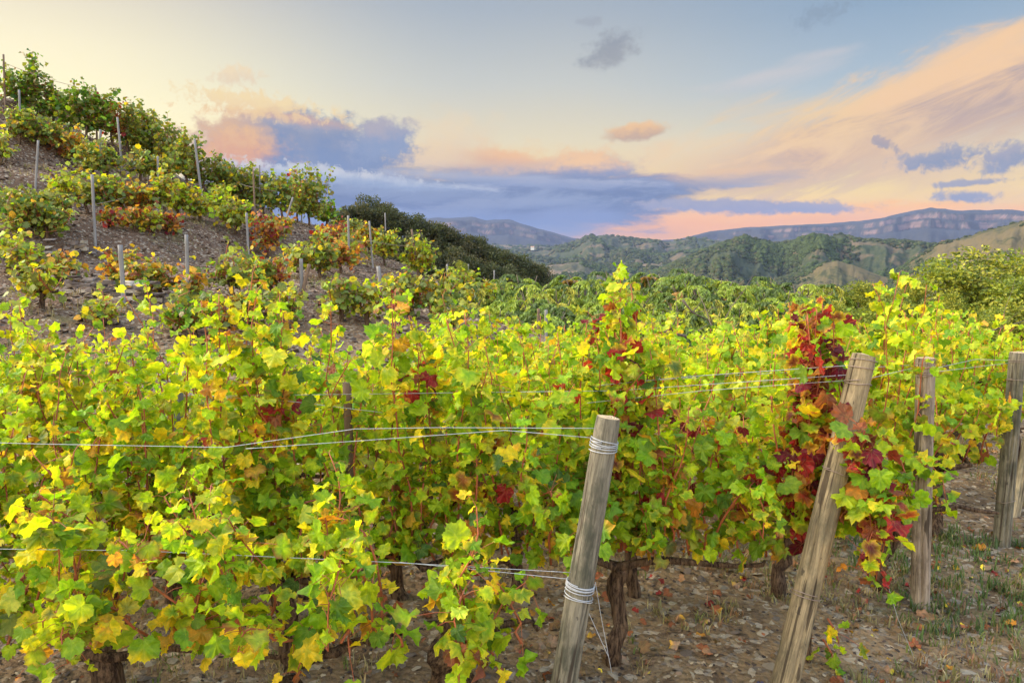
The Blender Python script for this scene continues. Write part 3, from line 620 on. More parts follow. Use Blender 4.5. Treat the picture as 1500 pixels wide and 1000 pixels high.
def build_rows():
    for ri, rw in enumerate(ROWS):
        Y = rw['Y']; tx = [p for p, _ in rw['top']]; ty = [p for _, p in rw['top']]; npx = len(rw['px'])
        xs = [float(at(px, 600, Y)[0]) for px in rw['px']]
        for vi, (px, X) in enumerate(zip(rw['px'], xs)):
            g = np.random.default_rng(100 * ri + vi + 5); gz = float(H(X, Y)); base = np.array([X, Y + g.normal(0, 0.03), gz])
            young = (ri, vi) == (1, 5)
            cz = gz + (0.52 + g.normal(0, 0.02)) if not young else gz + 0.62
            head = np.array([X + g.normal(0, 0.05), Y + g.normal(0, 0.02), cz - 0.06])
            tp = curve(base + (0, 0, -0.06), head, g, 0.05, n=12)
            tr = np.interp(np.linspace(0, 1, 12), [0, 0.12, 0.5, 0.85, 1], [0.055, 0.046, 0.040, 0.050, 0.044]) * g.uniform(0.85, 1.15) * (1.3 if ri == 0 else 0.86)
            if young: tr = np.full(12, 0.013); head[0] = X - 0.02; tp = curve(base + (0, 0, -0.05), head, g, 0.02, n=12)
            lo = (xs[vi - 1] + X) / 2 if vi else X - 0.45; hi = (xs[vi + 1] + X) / 2 if vi + 1 < npx else X + 0.30
            if ri == 0 and vi == 3: lo = X - 0.10; hi = X + 0.16
            if ri == 0 and vi == 2: hi = X + 0.36
            if (ri, vi) == (1, 5): lo = X - 0.12; hi = X + 0.2
            if (ri, vi) == (1, 4): hi = X + 0.75
            arms = []
            for e in (lo, hi):
                E = np.array([e, Y + g.normal(0, 0.02), cz + g.normal(0.0, 0.02)]); arms.append((curve(head, E, g, 0.11, (0, 0, 0.02), 8), np.linspace(0.022 if not young else 0.01, 0.008, 8)))
            vo = g.normal(0, 0.10) if ri else 0.0
            shoots = []; span = hi - lo; ns = max(5, int(span * (16 if ri == 0 else (19 if ri == 1 else 19))))
            for si in range(ns):
                sx = lo + span * (si + g.random()) / ns; c0 = np.array([sx, Y + g.normal(0, 0.03), cz + g.normal(0, 0.02)])
                ex = sx + g.normal(0, 0.10); pxx = 750 + F * ex / (Y * CP + 0.2)
                zt = float(at(pxx, np.interp(pxx, tx, ty), Y)[2]) - abs(g.normal(0.0, 0.13 if ri else 0.16)) + (0.05 if 0 < ri < 4 else 0)
                uu_ = (sx - (lo + hi) / 2) / (span / 2); zt += vo + (0.10 - 0.24 * uu_ * uu_) if ri else 0.0
                if ri == 0: zt = min(zt, 1.22 + g.normal(0, 0.05)) - 0.12 * abs(uu_) ** 3
                zt = max(zt, cz + 0.22)
                dy = g.normal(0, 0.13)
                bow = (g.normal(0, 0.05), g.normal(0, 0.05), 0)
                if g.random() < (0.38 if ri == 0 else 0.24):                                  # arching out and hanging
                    sg = -1 if g.random() < 0.65 else 1
                    dy = sg * g.uniform(0.15, 0.34); zt = cz + g.uniform(-0.22 if ri == 0 else -0.04, 0.38); bow = (0, sg * 0.05, g.uniform(0.12, 0.35))
                shoots.append((curve(c0, np.array([ex, Y + dy, zt]), g, 0.07, bow, 8), None))
            for _ in range(int(span * 6) if ri < 4 else 0):            # short hanging side shoots hide the arms
                c0 = np.array([lo + span * g.random(), Y, cz]); shoots.append((curve(c0, c0 + (g.normal(0, .08), g.choice([-1, 1]) * g.uniform(.06, .16), g.uniform(-.05, .06)), g, 0.03, (0, 0, .05), 6), 'lowleaf'))
            for (tpx, tpy), mx in EXTRA.get((ri, vi), []):
                Tt = at(tpx, tpy, Y + g.normal(0, 0.06)); shoots.append((curve(np.array([np.clip(Tt[0] + g.normal(0, .05), lo, hi), Y, cz]), Tt, g, 0.04, (0, 0, 0), 8), mx))
            if young:                                                  # red shoots hanging right of the leaning post
                for (tpx, tpy) in [(1292, 830), (1262, 770), (1255, 830), (1298, 800), (1245, 690), (1280, 850), (1262, 730), (1240, 640)]:
                    Tt = at(tpx, tpy, Y - 0.30 + g.normal(0, 0.05)); shoots.append((curve(np.array([X + 0.03, Y - .05, cz + 0.12]), Tt, g, 0.03, (0.05, -0.08, 0.2), 10), 'redvine'))
                for (tpx, tpy) in [(1212, 905), (1205, 935)]:
                    Tt = at(tpx, tpy, Y); shoots.append((np.array([Tt, Tt + (0.03, -0.03, -0.05), Tt + (0.04, -0.04, -0.1)]), 'greeny'))
            mix = rw['mix']; k = npx - vi
            if ri == 1 and vi in (3, 4): mix = 'greeny' if vi == 4 else 'front'
            if rw['end']:
                lab = f"{'knotty' if not young else 'thin young'} grapevine, {rw['name']}, {ORD[k]} from {rw['end']}" if k > 1 else \
                      f"{'red-leaved young' if young else 'yellow-green'} grapevine ending the {rw['name']}, beside {rw['end']}"
            else: lab = f"yellow-green grapevine in the {rw['name']} back, {ORD[vi + 1]} from the left"
            vine('grapevine', lab, f"vines of the {rw['name']}", base, shoots, rw['lod'], mix, rw['size'], tp, tr, arms, seed=1000 * ri + vi, step=0.040 if ri < 2 else (0.046 if rw['lod'] < 2 else 0.058), lateral=0.82 if ri < 2 else 0.75, petiole=ri < 3)
build_rows()

# ------------------------------------------------------------------ wooden end posts with wire coils
def helix(base, axis, rad, h0, turns, pitch, g, n=18):
    a = unit(axis); x = unit(np.cross(a, (0, 1, 0))); y = np.cross(a, x); m = int(turns * n); t = np.linspace(0, turns * 2 * pi, m)
    P = base + a * h0 + (np.cos(t)[:, None] * x + np.sin(t)[:, None] * y) * rad + a * (t / (2 * pi) * pitch)[:, None]
    tl = g.normal(0, 0.004, 2); P = P + a * (tl[0] * np.cos(t) + tl[1] * np.sin(t))[:, None]
    return P + np.interp(np.arange(m), np.linspace(0, m - 1, 8), g.normal(0, 0.0022, 8))[:, None] * a * 2
def wooden_post(label, B, Tp, r0, r1, mat, wraps, seed, knot=None):
    """B, Tp: foot (in the soil) and top centre"""
    g = np.random.default_rng(seed); root = thing('wooden_post', B, label, 'post', 'wooden end posts of the vine rows')
    ax = Tp - B; L = np.linalg.norm(ax); a = ax / L; q = np.array([0, 0, 1.0])
    n, s = 70, 72; t = np.linspace(0, 1, n); th = np.arange(s) * 2 * pi / s
    rad = (r0 + (r1 - r0) * t)[:, None] * (1 + 0.03 * np.cos(th * 2 + seed)[None] + 0.02 * np.cos(th * 3 + seed * 2)[None])
    TT, AA = np.meshgrid(t, th, indexing='ij')
    rad = rad * (1 + 0.02 * (fbm(AA * 5, TT * 2.2 * L, seed, 3) - 0.5) + 0.035 * (fbm(np.cos(AA) * 2 + 5, TT * 5 * L, seed + 3, 3) - 0.5))
    for c0, w, lo, hi in [(-1.4 + g.normal(0, .3), 0.09, 0.0, 0.7), (-2.2 + g.normal(0, .3), 0.08, 0.45, 1.1), (-0.8, 0.07, .3, .85)]:       # drying cracks towards the camera
        c = c0 + 0.18 * np.sin(TT * 7 + seed); d = np.abs((AA - c + pi) % (2 * pi) - pi)
        rad = rad - 0.010 * np.exp(-(d / w) ** 2 * 0.5) * smooth(TT, lo - 0.05, lo + 0.1) * (1 - smooth(TT, hi - .1, hi))
    if knot:
        d2 = ((AA - knot[0] + pi) % (2 * pi) - pi) ** 2 / 0.10 + (TT - knot[1]) ** 2 / 0.0006; rad = rad + 0.010 * np.exp(-d2) - 0.006 * np.exp(-d2 * 9)
    rad[-1] *= 0.94; rad[-2] *= 0.985
    V = np.stack([rad * np.cos(AA), rad * np.sin(AA), TT * L], -1).reshape(-1, 3)
    i = np.arange(n - 1)[:, None] * s; j = np.arange(s)[None]; jn = (j + 1) % s
    T = np.concatenate([np.stack([i + j, i + jn, i + s + jn], -1).reshape(-1, 3), np.stack([i + j, i + s + jn, i + s + j], -1).reshape(-1, 3)])
    import mathutils
    rot = mathutils.Vector((0, 0, 1)).rotation_difference(mathutils.Vector(a)).to_euler()
    o = make_mesh('shaft', V, T, mat, root); o.rotation_euler = rot
    top = V[-s:]; ring = top * (0.5, 0.5, 1); cc = np.array([[0, 0, L + 0.002]]); ring[:, 2] = L + 0.0025 + 0.003 * np.sin(th * 2)
    V2 = np.concatenate([top, ring, cc]); T2 = np.concatenate([np.stack([j[0], jn[0], s + jn[0]], 1), np.stack([j[0], s + jn[0], s + j[0]], 1), np.stack([s + j[0], s + jn[0], np.full(s, 2 * s)], 1)])
    e = make_mesh('top_face', V2, T2, M['end_grain'], root, uv=V2[:, :2] / r1); e.rotation_euler = rot
    for f, turns, wm, pitch in wraps:
        rr = r0 + (r1 - r0) * f; mb = MB(); mb.tube(helix(np.zeros(3), a, rr * 1.03 + 0.003, f * L, turns, pitch, g), 0.0017, 5)
        mb.build('wire_wrap', M[wm], root)
    return root, a, L
posts = {}
def post(key, label, btm, top, Y, Yt, r0, r1, mat, wraps, seed, knot=None, sink=0.25):
    B0 = at(*btm, Y); Tp = at(*top, Yt); a = unit(Tp - B0); gz = float(H(B0[0], B0[1]))
    foot = B0 - a * ((B0[2] - gz + sink) / a[2]); posts[key] = (foot, Tp)
    return wooden_post(label, foot, Tp, r0, r1, mat, wraps, seed, knot)
post('front', 'round weathered grey-brown post with silver wire coils, nearest to the camera', (826, 1000), (891, 611), 2.42, 2.48, 0.050, 0.043, M['wood_grey'],
     [(0.955, 2.2, 'wire', -0.012), (0.93, 3.2, 'wire', 0.008), (0.62, 6.2, 'wire', 0.0045), (0.60, 2.1, 'wire', 0.012)], 3)
post('lean', 'thick tan post leaning far to the right behind red vine leaves', (1150, 1000), (1266, 520), 2.9, 3.02, 0.058, 0.049, M['wood_tan'],
     [(0.965, 1.6, 'rust_wire', 0.03), (0.93, 1.2, 'rust_wire', 0.01), (0.72, 1.1, 'rust_wire', 0.01), (0.42, 1.3, 'rust_wire', 0.01)], 5, (-1.3, 0.24))
post('pink', 'upright pinkish weathered post between the leaning post and the right edge', (1348, 872), (1356, 524), 3.76, 3.78, 0.046, 0.044, M['wood_pink'],
     [(0.975, 2.0, 'rust_wire', 0.015), (0.94, 2.2, 'rust_wire', 0.01), (0.66, 1.1, 'rust_wire', 0.01)], 8)
post('right', 'dark grey weathered post at the right edge of the vineyard', (1468, 785), (1491, 516), 4.58, 4.6, 0.052, 0.045, M['wood_grey'],
     [(0.96, 2.0, 'rust_wire', 0.015), (0.88, 1.1, 'rust_wire', 0.01), (0.36, 1.1, 'rust_wire', 0.01)], 9)
post('brace', 'pale slanting brace pole cut off by the right picture edge', (1482, 770), (1508, 640), 5.0, 5.4, 0.04, 0.036, M['wood_tan'], [], 12)

def wire(label, pts, r=0.0012, mat='wire', sag=0.0, group=None):
    P = np.array(pts, float); Q = []
    for a, b in zip(P[:-1], P[1:]):
        t = np.linspace(0, 1, 14)[:, None]; q = a + (b - a) * t; q[:, 2] -= sag * 4 * (t * (1 - t))[:, 0]; Q.append(q if not Q else q[1:])
    Q = np.concatenate(Q); mb = MB(); mb.tube(Q - Q[0], r, 5)
    o = mb.build('trellis_wire', M[mat], loc=tuple(Q[0])); return tag(o, label, 'wire', group)
G = 'wires strung along the vine rows'
wire('upper of two silver wires reaching the top coil of the nearest post', [at(-300, 640, 2.36), at(60, 650, 2.36), at(330, 655, 2.38), at(520, 628, 2.41), at(640, 626, 2.43), at(872, 627, 2.46)], group=G)
wire('lower of two silver wires reaching the top coil of the nearest post', [at(360, 657, 2.36), at(560, 643, 2.41), at(740, 630, 2.43), at(868, 641, 2.46)], group=G)
wire('upper silver wire at the lower coil of the nearest post', [at(-300, 800, 2.42), at(200, 806, 2.42), at(590, 824, 2.42), at(836, 838, 2.44)], group=G)
wire('lower silver wire at the lower coil of the nearest post', [at(585, 823, 2.43), at(700, 834, 2.43), at(838, 848, 2.44)], group=G)
wire('left anchor wire from the nearest post down to the soil', [at(842, 852, 2.42), at(893, 965, 2.47)], group='anchor wires at the nearest post')
wire('right anchor wire from the nearest post down to the soil', [at(872, 852, 2.47), at(880, 900, 2.48), at(896, 985, 2.5)], group='anchor wires at the nearest post')
wire('upper silver wire at the tip of the leaning post', [at(880, 564, 3.18), at(1000, 552, 3.18), at(1258, 534, 3.02)], 0.0013, group=G)
wire('middle silver wire at the tip of the leaning post', [at(300, 580, 3.15), at(900, 572, 3.18), at(1256, 548, 3.02)], 0.0013, group=G)
wire('lower silver wire near the tip of the leaning post', [at(860, 590, 3.18), at(1030, 572, 3.18), at(1252, 556, 3.02)], 0.0013, group=G)
wire('wire from the second row reaching the upright pinkish post', [at(1266, 556, 3.04), at(1344, 537, 3.9)], 0.0013, group=G)
wire('upper wire from the third row to the top of the pinkish post', [at(900, 560, 4.0), at(1344, 534, 3.9)], 0.0014, group=G)
wire('upper wire between the pinkish post and the dark post at the right edge', [at(1366, 540, 3.92), at(1430, 526, 4.4), at(1482, 528, 4.74)], 0.0014, group=G)
wire('lower wire between the pinkish post and the dark post at the right edge', [at(1366, 545, 3.92), at(1440, 536, 4.4), at(1484, 531, 4.74)], 0.0014, group=G)
wire('wire low in the fourth row ending at the dark right post', [at(1200, 588, 4.8), at(1380, 592, 4.8), at(1478, 598, 4.8)], 0.0014, 'rust_wire', group=G)
wire('cordon wire of the fourth row ending at the dark right post', [at(1200, 690, 4.85), at(1380, 688, 4.85), at(1474, 692, 4.83)], 0.0014, 'rust_wire', group=G)
wire('thin anchor wire in the weeds right of the leaning post', [at(1296, 840, 3.12), at(1315, 905, 3.15), at(1340, 965, 3.25)], 0.0012, group='anchor wires')
wire('wire crossing the yellow leaves in the middle of the second row', [at(280, 578, 3.12), at(430, 588, 3.12), at(560, 604, 3.14)], 0.0012, group=G)

# ------------------------------------------------------------------ hillside vines and stakes
HV = [  # row phrase, then (px, base py, width px, height px, mix)
    ('the ridge row against the sky', [(24, 165, 36, 52, 'hilldark'), (55, 180, 34, 78, 'hilldark'), (80, 190, 40, 52, 'hilldark'), (104, 200, 36, 48, 'hilldark'), (126, 205, 34, 66, 'hilldark'), (146, 212, 34, 64, 'hilldark'), (166, 215, 30, 52, 'hillred'), (186, 225, 40, 58, 'hill'), (208, 236, 44, 66, 'hill'), (230, 246, 40, 58, 'hill'), (252, 262, 42, 66, 'hill'), (276, 275, 42, 62, 'hill'), (300, 285, 38, 50, 'hill'), (322, 296, 40, 52, 'hill'), (345, 305, 38, 56, 'hill'), (366, 312, 40, 56, 'hill'), (388, 318, 40, 58, 'hill'), (412, 326, 38, 56, 'hill'), (436, 326, 26, 58, 'hillred'), (453, 330, 40, 74, 'hill'), (476, 326, 30, 34, 'hilldark')]),
    ('the row just under the ridge', [(2, 240, 34, 44, 'hillyellow'), (28, 212, 44, 46, 'hill'), (56, 215, 40, 40, 'hill'), (84, 226, 34, 36, 'hill'), (112, 246, 46, 52, 'hillorange'), (134, 262, 44, 48, 'hill'), (158, 262, 40, 46, 'hill'), (206, 266, 40, 40, 'hill'), (236, 272, 40, 40, 'hill')]),
    ('the upper middle slope row', [(12, 325, 44, 50, 'hill'), (46, 330, 46, 46, 'hill'), (76, 332, 44, 48, 'hill'), (104, 318, 44, 72, 'hillyellow'), (130, 316, 40, 52, 'hillyellow'), (156, 316, 44, 56, 'hill'), (184, 318, 40, 52, 'hillorange'), (212, 320, 40, 48, 'hillred'), (240, 322, 38, 64, 'hillyellow'), (262, 320, 38, 48, 'hillyellow'), (292, 326, 36, 40, 'hillyellow'), (324, 322, 38, 46, 'hillyellow'), (346, 345, 48, 44, 'hillyellow'), (30, 352, 56, 60, 'hill'), (70, 356, 56, 56, 'hill')]),
    ('the line of small red vines on the slope', [(166, 335, 26, 26, 'hillred'), (200, 340, 30, 28, 'hillorange'), (226, 342, 30, 32, 'hillyellow'), (250, 344, 30, 30, 'hillred'), (392, 375, 40, 54, 'hillred'), (408, 355, 30, 36, 'hillorange')]),
    ('the lower slope row', [(60, 452, 54, 60, 'hillyellow'), (10, 400, 50, 66, 'hillyellow'), (34, 420, 44, 60, 'hillyellow'), (92, 415, 40, 40, 'hillorange'), (176, 430, 36, 56, 'hillorange'), (200, 435, 38, 50, 'hillorange'), (232, 438, 44, 52, 'hillorange'), (280, 440, 34, 48, 'hillorange'), (345, 438, 60, 72, 'hill'), (374, 430, 44, 58, 'hill'), (400, 430, 34, 50, 'hillred'), (438, 408, 40, 48, 'hillyellow'), (470, 408, 56, 54, 'hill'), (500, 400, 40, 46, 'hillorange')]),
    ('the row beside the dark oaks', [(470, 372, 34, 34, 'hillred'), (490, 382, 48, 66, 'hillred'), (516, 388, 40, 56, 'hillorange'), (540, 372, 44, 50, 'hillorange'), (565, 390, 50, 66, 'hillyellow'), (614, 412, 50, 76, 'hillyellow'), (520, 352, 24, 36, 'hill')]),
    ('the lowest slope row right of centre', [(572, 450, 44, 56, 'hillyellow'), (604, 462, 52, 70, 'hill'), (634, 470, 60, 74, 'hill'), (672, 448, 48, 62, 'hillyellow'), (590, 462, 26, 30, 'hillred'), (705, 462, 44, 52, 'hillyellow'), (735, 466, 50, 54, 'hillyellow'), (766, 474, 50, 52, 'hillyellow'), (794, 478, 46, 50, 'hillyellow'), (656, 492, 50, 60, 'hill')]),
    ('the dim row close behind the front vines', [(290, 500, 54, 60, 'hilldark'), (330, 500, 50, 66, 'hillorange'), (262, 486, 46, 50, 'hill'), (150, 478, 30, 40, 'hillyellow'), (372, 486, 56, 60, 'hill'), (412, 478, 50, 58, 'hillyellow'), (500, 470, 54, 60, 'hill'), (540, 478, 56, 64, 'hillyellow')]),
]
def hill_vine(px, py, w, h, mix, label, group, seed, k=1.0):
    w *= k; h *= k * (1.12 if 'ridge row' in label else 1.0)
    g = np.random.default_rng(seed); B = ground_at(px, py); d = B[1]; s = d / F; hw = w * s * 0.5 * 1.1; hh = h * s * 1.08
    cz = min(0.45, 0.35 * hh); head = B + (g.normal(0, .03), 0, cz)
    shoots = []
    for i in range(max(12, int(19 * hw / 0.35))):
        an = g.uniform(0, 2 * pi); rr = sqrt(g.random()); sx = g.uniform(-0.75, 0.75) * hw; st = head + (sx, 0, g.normal(0, 0.03)); tip = B + np.array([sx + g.normal(0, 0.3) * hw, g.normal(0, 0.16), cz + (hh - cz) * g.uniform(0.35, 1.15) * (1 - 0.3 * abs(sx / hw))])
        if g.random() < 0.25: tip[2] = B[2] + cz * g.uniform(0.5, 1.1)
        shoots.append((curve(st, tip, g, 0.12, (0, 0, 0.06), 6), None))
    tp = curve(B - (0, 0, 0.08), head, g, 0.03, n=5)
    vine('grapevine', label, group, B, shoots, 3, mix, 0.062 + 0.0020 * d, tp, np.full(5, 0.035), [(curve(head, head + (q * hw * 0.75, 0, 0.02), g, 0.04, n=4), np.full(4, 0.016)) for q in (-1, 1)], step=0.07, seed=seed, lateral=1.0, droop=0.4, petiole=False, out_y=0.8)
CN = {'hill': 'olive-green', 'hilldark': 'dark green', 'hillyellow': 'yellow-green', 'hillorange': 'orange-tinted', 'hillred': 'red-leaved'}
def build_hill_vines():
    sd_ = 5000
    for phrase, L in HV:
        L = sorted(L)
        for i, (px, py, w, h, mix) in enumerate(L):
            sd_ += 1; hill_vine(px, py, w, h, mix, f"{CN[mix]} vine in {phrase}, {ORD[i + 1]} from the left", 'vines on the stony hillside', sd_, 0.78 if 'oaks' in phrase else (0.88 if 'lowest' in phrase else 1.0))
build_hill_vines()

STAKES = [(5, 86, 8, 165), (108, 122, 112, 200), (140, 135, 142, 206), (172, 178, 180, 258), (249, 198, 250, 258), (285, 210, 297, 302), (147, 196, 147, 260), (56, 212, 52, 278), (231, 235, 232, 292), (135, 262, 140, 362),
          (341, 242, 341, 300), (371, 256, 374, 330), (380, 248, 381, 318), (429, 295, 408, 360), (361, 318, 364, 375), (441, 385, 442, 428), (453, 393, 443, 430), (510, 322, 512, 398), (541, 330, 546, 392), (603, 342, 614, 412),
          (554, 396, 563, 456), (655, 393, 656, 440), (686, 393, 686, 438), (724, 402, 723, 456), (733, 408, 733, 440), (789, 458, 789, 492), (800, 460, 800, 500), (176, 365, 182, 446), (273, 350, 276, 442), (440, 262, 442, 324), (564, 318, 566, 372), (28, 138, 30, 190)]
def build_stakes():
    L = sorted(STAKES, key=lambda q: q[0])
    for i, (tx, ty, bx, by) in enumerate(L):
        B = ground_at(bx, by); T = at(tx, ty - 6, B[1] - 0.0); g = np.random.default_rng(900 + i); a = T - B
        root = None; mb = MB(); n = 9; P = np.array([-unit(a) * 0.2] + [a * t for t in np.linspace(0, 1, n)] + [a * 1.003])
        r = np.r_[np.full(n + 1, 0.026 if i % 4 else 0.030), 0.019] * g.uniform(0.85, 1.15); mb.tube(P, r, 8, rough=0.03, seed=i)
        o = mb.build('stake', M['stake_brown' if i % 5 == 0 else 'stake'], loc=tuple(B))
        tilt = 'slanting' if abs(tx - bx) > 8 else 'upright'
        tag(o, f"{tilt} {'brown' if i % 5 == 0 else 'grey'} vine stake on the hillside, {ORD[i + 1]} from the left among all stakes", 'stake', 'stakes on the hillside')
build_stakes()
def hill_wire(label, pts):
    P = []
    for px, py, bx, by in pts:
        B = ground_at(bx, by); P.append(at(px, py, B[1]))
    wire(label, P, 0.006, 'rust_wire', 0.05, 'wires on the hillside')
hill_wire('thin wire between the stakes on the ridge against the sky', [(6, 92, 8, 165), (108, 126, 112, 200), (140, 139, 142, 206)])
hill_wire('thin wire along the ridge stakes near the storm cloud', [(341, 262, 341, 300), (371, 274, 374, 330), (440, 282, 442, 324)])
hill_wire('thin wire linking the stakes beside the red vine and the oaks', [(511, 350, 512, 398), (542, 352, 546, 392), (606, 360, 614, 412)])
hill_wire('thin wire between the stakes in the upper middle slope row', [(136, 300, 140, 362), (232, 272, 232, 292), (294, 270, 297, 302)])
def near_stake(label, top, btm, Y, r, mat):
    B = at(*btm, Y); T = at(*top, Y); mb = MB(); mb.tube(np.array([B * (1 - t) + T * t for t in np.linspace(0, 1, 12)]) - B, r, 8, rough=0.04, seed=int(top[0])); tag(mb.build('stake', M[mat], loc=tuple(B)), label, 'stake', 'stakes in the near rows')
near_stake('grey wooden stake among the leaves of the second row, left of centre', (508, 560), (520, 860), 3.3, 0.020, 'stake_brown')
near_stake('thin stake half hidden in the yellow leaves on the left', (262, 570), (258, 840), 4.0, 0.025, 'stake')
near_stake('grey stake behind the vines right of the pinkish post', (1384, 530), (1376, 700), 5.7, 0.03, 'stake_brown')

# ------------------------------------------------------------------ trees
def blob_leaves(centres, radii, n, size, cols, g, flat=1.0, droop=None, aspect=0.55):
    """diamond leaves through a set of ellipsoidal clumps"""
    w = np.prod(radii, axis=1) ** (2 / 3); ci = g.choice(len(centres), n, p=w / w.sum())
    u = unit(g.normal(size=(n, 3))); rr = g.random(n) ** 0.45
    P = centres[ci] + u * radii[ci] * rr[:, None]
    y = unit(u * 0.6 + g.normal(0, 0.7, (n, 3)) + (np.array([0, 0, -droop]) if droop else 0)); x = unit(np.cross(y, g.normal(size=(n, 3)))); z = np.cross(x, y)
    s = size * g.uniform(0.6, 1.3, n)[:, None]
    V = np.stack([P, P + y * s * 0.5 + x * s * aspect * 0.5 + z * s * 0.1, P + y * s, P + y * s * 0.5 - x * s * aspect * 0.5 + z * s * 0.1], 1)
    base = np.arange(n)[:, None] * 4; T = np.concatenate([base + [0, 1, 2], base + [0, 2, 3]])
    cl = np.array(cols); c = cl[(ci * 7 + g.integers(0, 2, n)) % len(cl)] * g.uniform(0.75, 1.2, (n, 1))
    return V.reshape(-1, 3), T, np.repeat(c, 4, axis=0)
def tree_mesh(kind, seed):
    """returns (trunk MB, crown (V,T,C)) for a unit tree about 1 tall, 1 wide"""
    g = np.random.default_rng(seed); tb = MB()
    if kind == 'oak':
        n = 26; a = g.uniform(0, 2 * pi, n); rr = np.sqrt(g.random(n)) * 0.40; z = 0.30 + (0.62 - 0.3 * (rr / 0.4) ** 2) * g.random(n) ** 0.7
        C = np.stack([np.cos(a) * rr, np.sin(a) * rr, z], 1); Rd = g.uniform(0.10, 0.19, (n, 1)) * np.array([[1, 1, 0.75]])
        cr = blob_leaves(C, Rd, 5200, 0.045, [(0.06, 0.07, 0.032), (0.09, 0.095, 0.045), (0.045, 0.055, 0.026), (0.12, 0.105, 0.06), (0.075, 0.07, 0.04)], g)
        tb.tube(curve(np.zeros(3), np.array([0, 0, 0.5]), g, 0.03, n=6), np.linspace(0.035, 0.018, 6), 6)
        for i in range(6): tb.tube(curve(np.array([0, 0, 0.3]), C[i], g, 0.03, n=5), np.linspace(0.015, 0.005, 5), 4)
    elif kind == 'broad':
        n = 90; a = g.uniform(0, 2 * pi, n); rr = np.sqrt(g.random(n)) * 0.44; z = 0.05 + (0.86 - 0.5 * (rr / 0.44) ** 2) * g.random(n)
        C = np.stack([np.cos(a) * rr, np.sin(a) * rr, z], 1); Rd = g.uniform(0.05, 0.15, (n, 1)) * np.array([[1, 1, 0.8]])
        cr = blob_leaves(C, Rd, 30000, 0.024, [(0.25, 0.28, 0.035), (0.33, 0.33, 0.04), (0.17, 0.21, 0.03), (0.38, 0.35, 0.05), (0.12, 0.15, 0.03)], g)
        tb.tube(curve(np.array([0, 0, -0.05]), np.array([0, 0, 0.45]), g, 0.03, n=6), np.linspace(0.03, 0.015, 6), 6)
        for i in range(12): tb.tube(curve(np.array([0, 0, 0.2]), C[i], g, 0.05, n=6), np.linspace(0.013, 0.004, 6), 4)
    return tb, cr
def set_tree(name, label, group, B, w, h, meshes, rz, cat='tree'):
    root = thing(name, B, label, cat, group); root.rotation_euler = (0, 0, rz); root.scale = (w, w, h)
    for nm, src in meshes:
        o = src.copy(); COL.objects.link(o); o.parent = root
    return root
def proto(kind, seed, mat='tree_leaf'):
    tb, (V, T, C) = tree_mesh(kind, seed); t = tb.build('trunk', M['branch']); c = make_mesh('crown', V, T, M[mat], None, C)
    for o in (t, c): COL.objects.unlink(o)
    return [('trunk', t), ('crown', c)]
OAK = [proto('oak', 41), proto('oak', 42), proto('oak', 43)]
BROAD = [proto('broad', 51), proto('broad', 52)]
OAKS = [(512, 332, 46), (540, 318, 44), (562, 330, 50), (588, 340, 46), (612, 345, 42), (636, 358, 48), (600, 372, 50), (660, 362, 44), (684, 370, 44), (632, 386, 44), (706, 372, 30), (712, 388, 46), (668, 392, 46), (738, 394, 46), (700, 410, 46), (762, 404, 44), (736, 420, 46), (784, 414, 40), (766, 432, 44), (800, 430, 34), (646, 412, 40), (682, 430, 42), (720, 440, 40), (796, 446, 34), (752, 448, 36), (528, 352, 40), (556, 362, 40), (580, 392, 40), (500, 345, 30)]
def build_oaks():
    L = sorted(OAKS, key=lambda q: q[0])
    for i, (px, py, w) in enumerate(L):
        Y = 43 + (440 - py) * 0.02 + (-8 if py - np.interp(px, [500, 600, 700, 800], [332, 345, 380, 425]) > 20 else 3); s = Y / F; w *= 1.2; c = at(px, py - 16, Y); gz = float(H(c[0], Y))
        top = c[2] + w * s * 0.36; h = max(top - gz + 0.15, 1.6); ww = w * s * 1.25
        B = np.array([c[0], Y, top - h]); 
        set_tree('holm_oak', f"dark rounded evergreen oak on the spur behind the vines, {ORD[i + 1]} from the left", 'dark oaks on the spur', B, ww, h, OAK[i % 3], i * 1.7)
build_oaks()
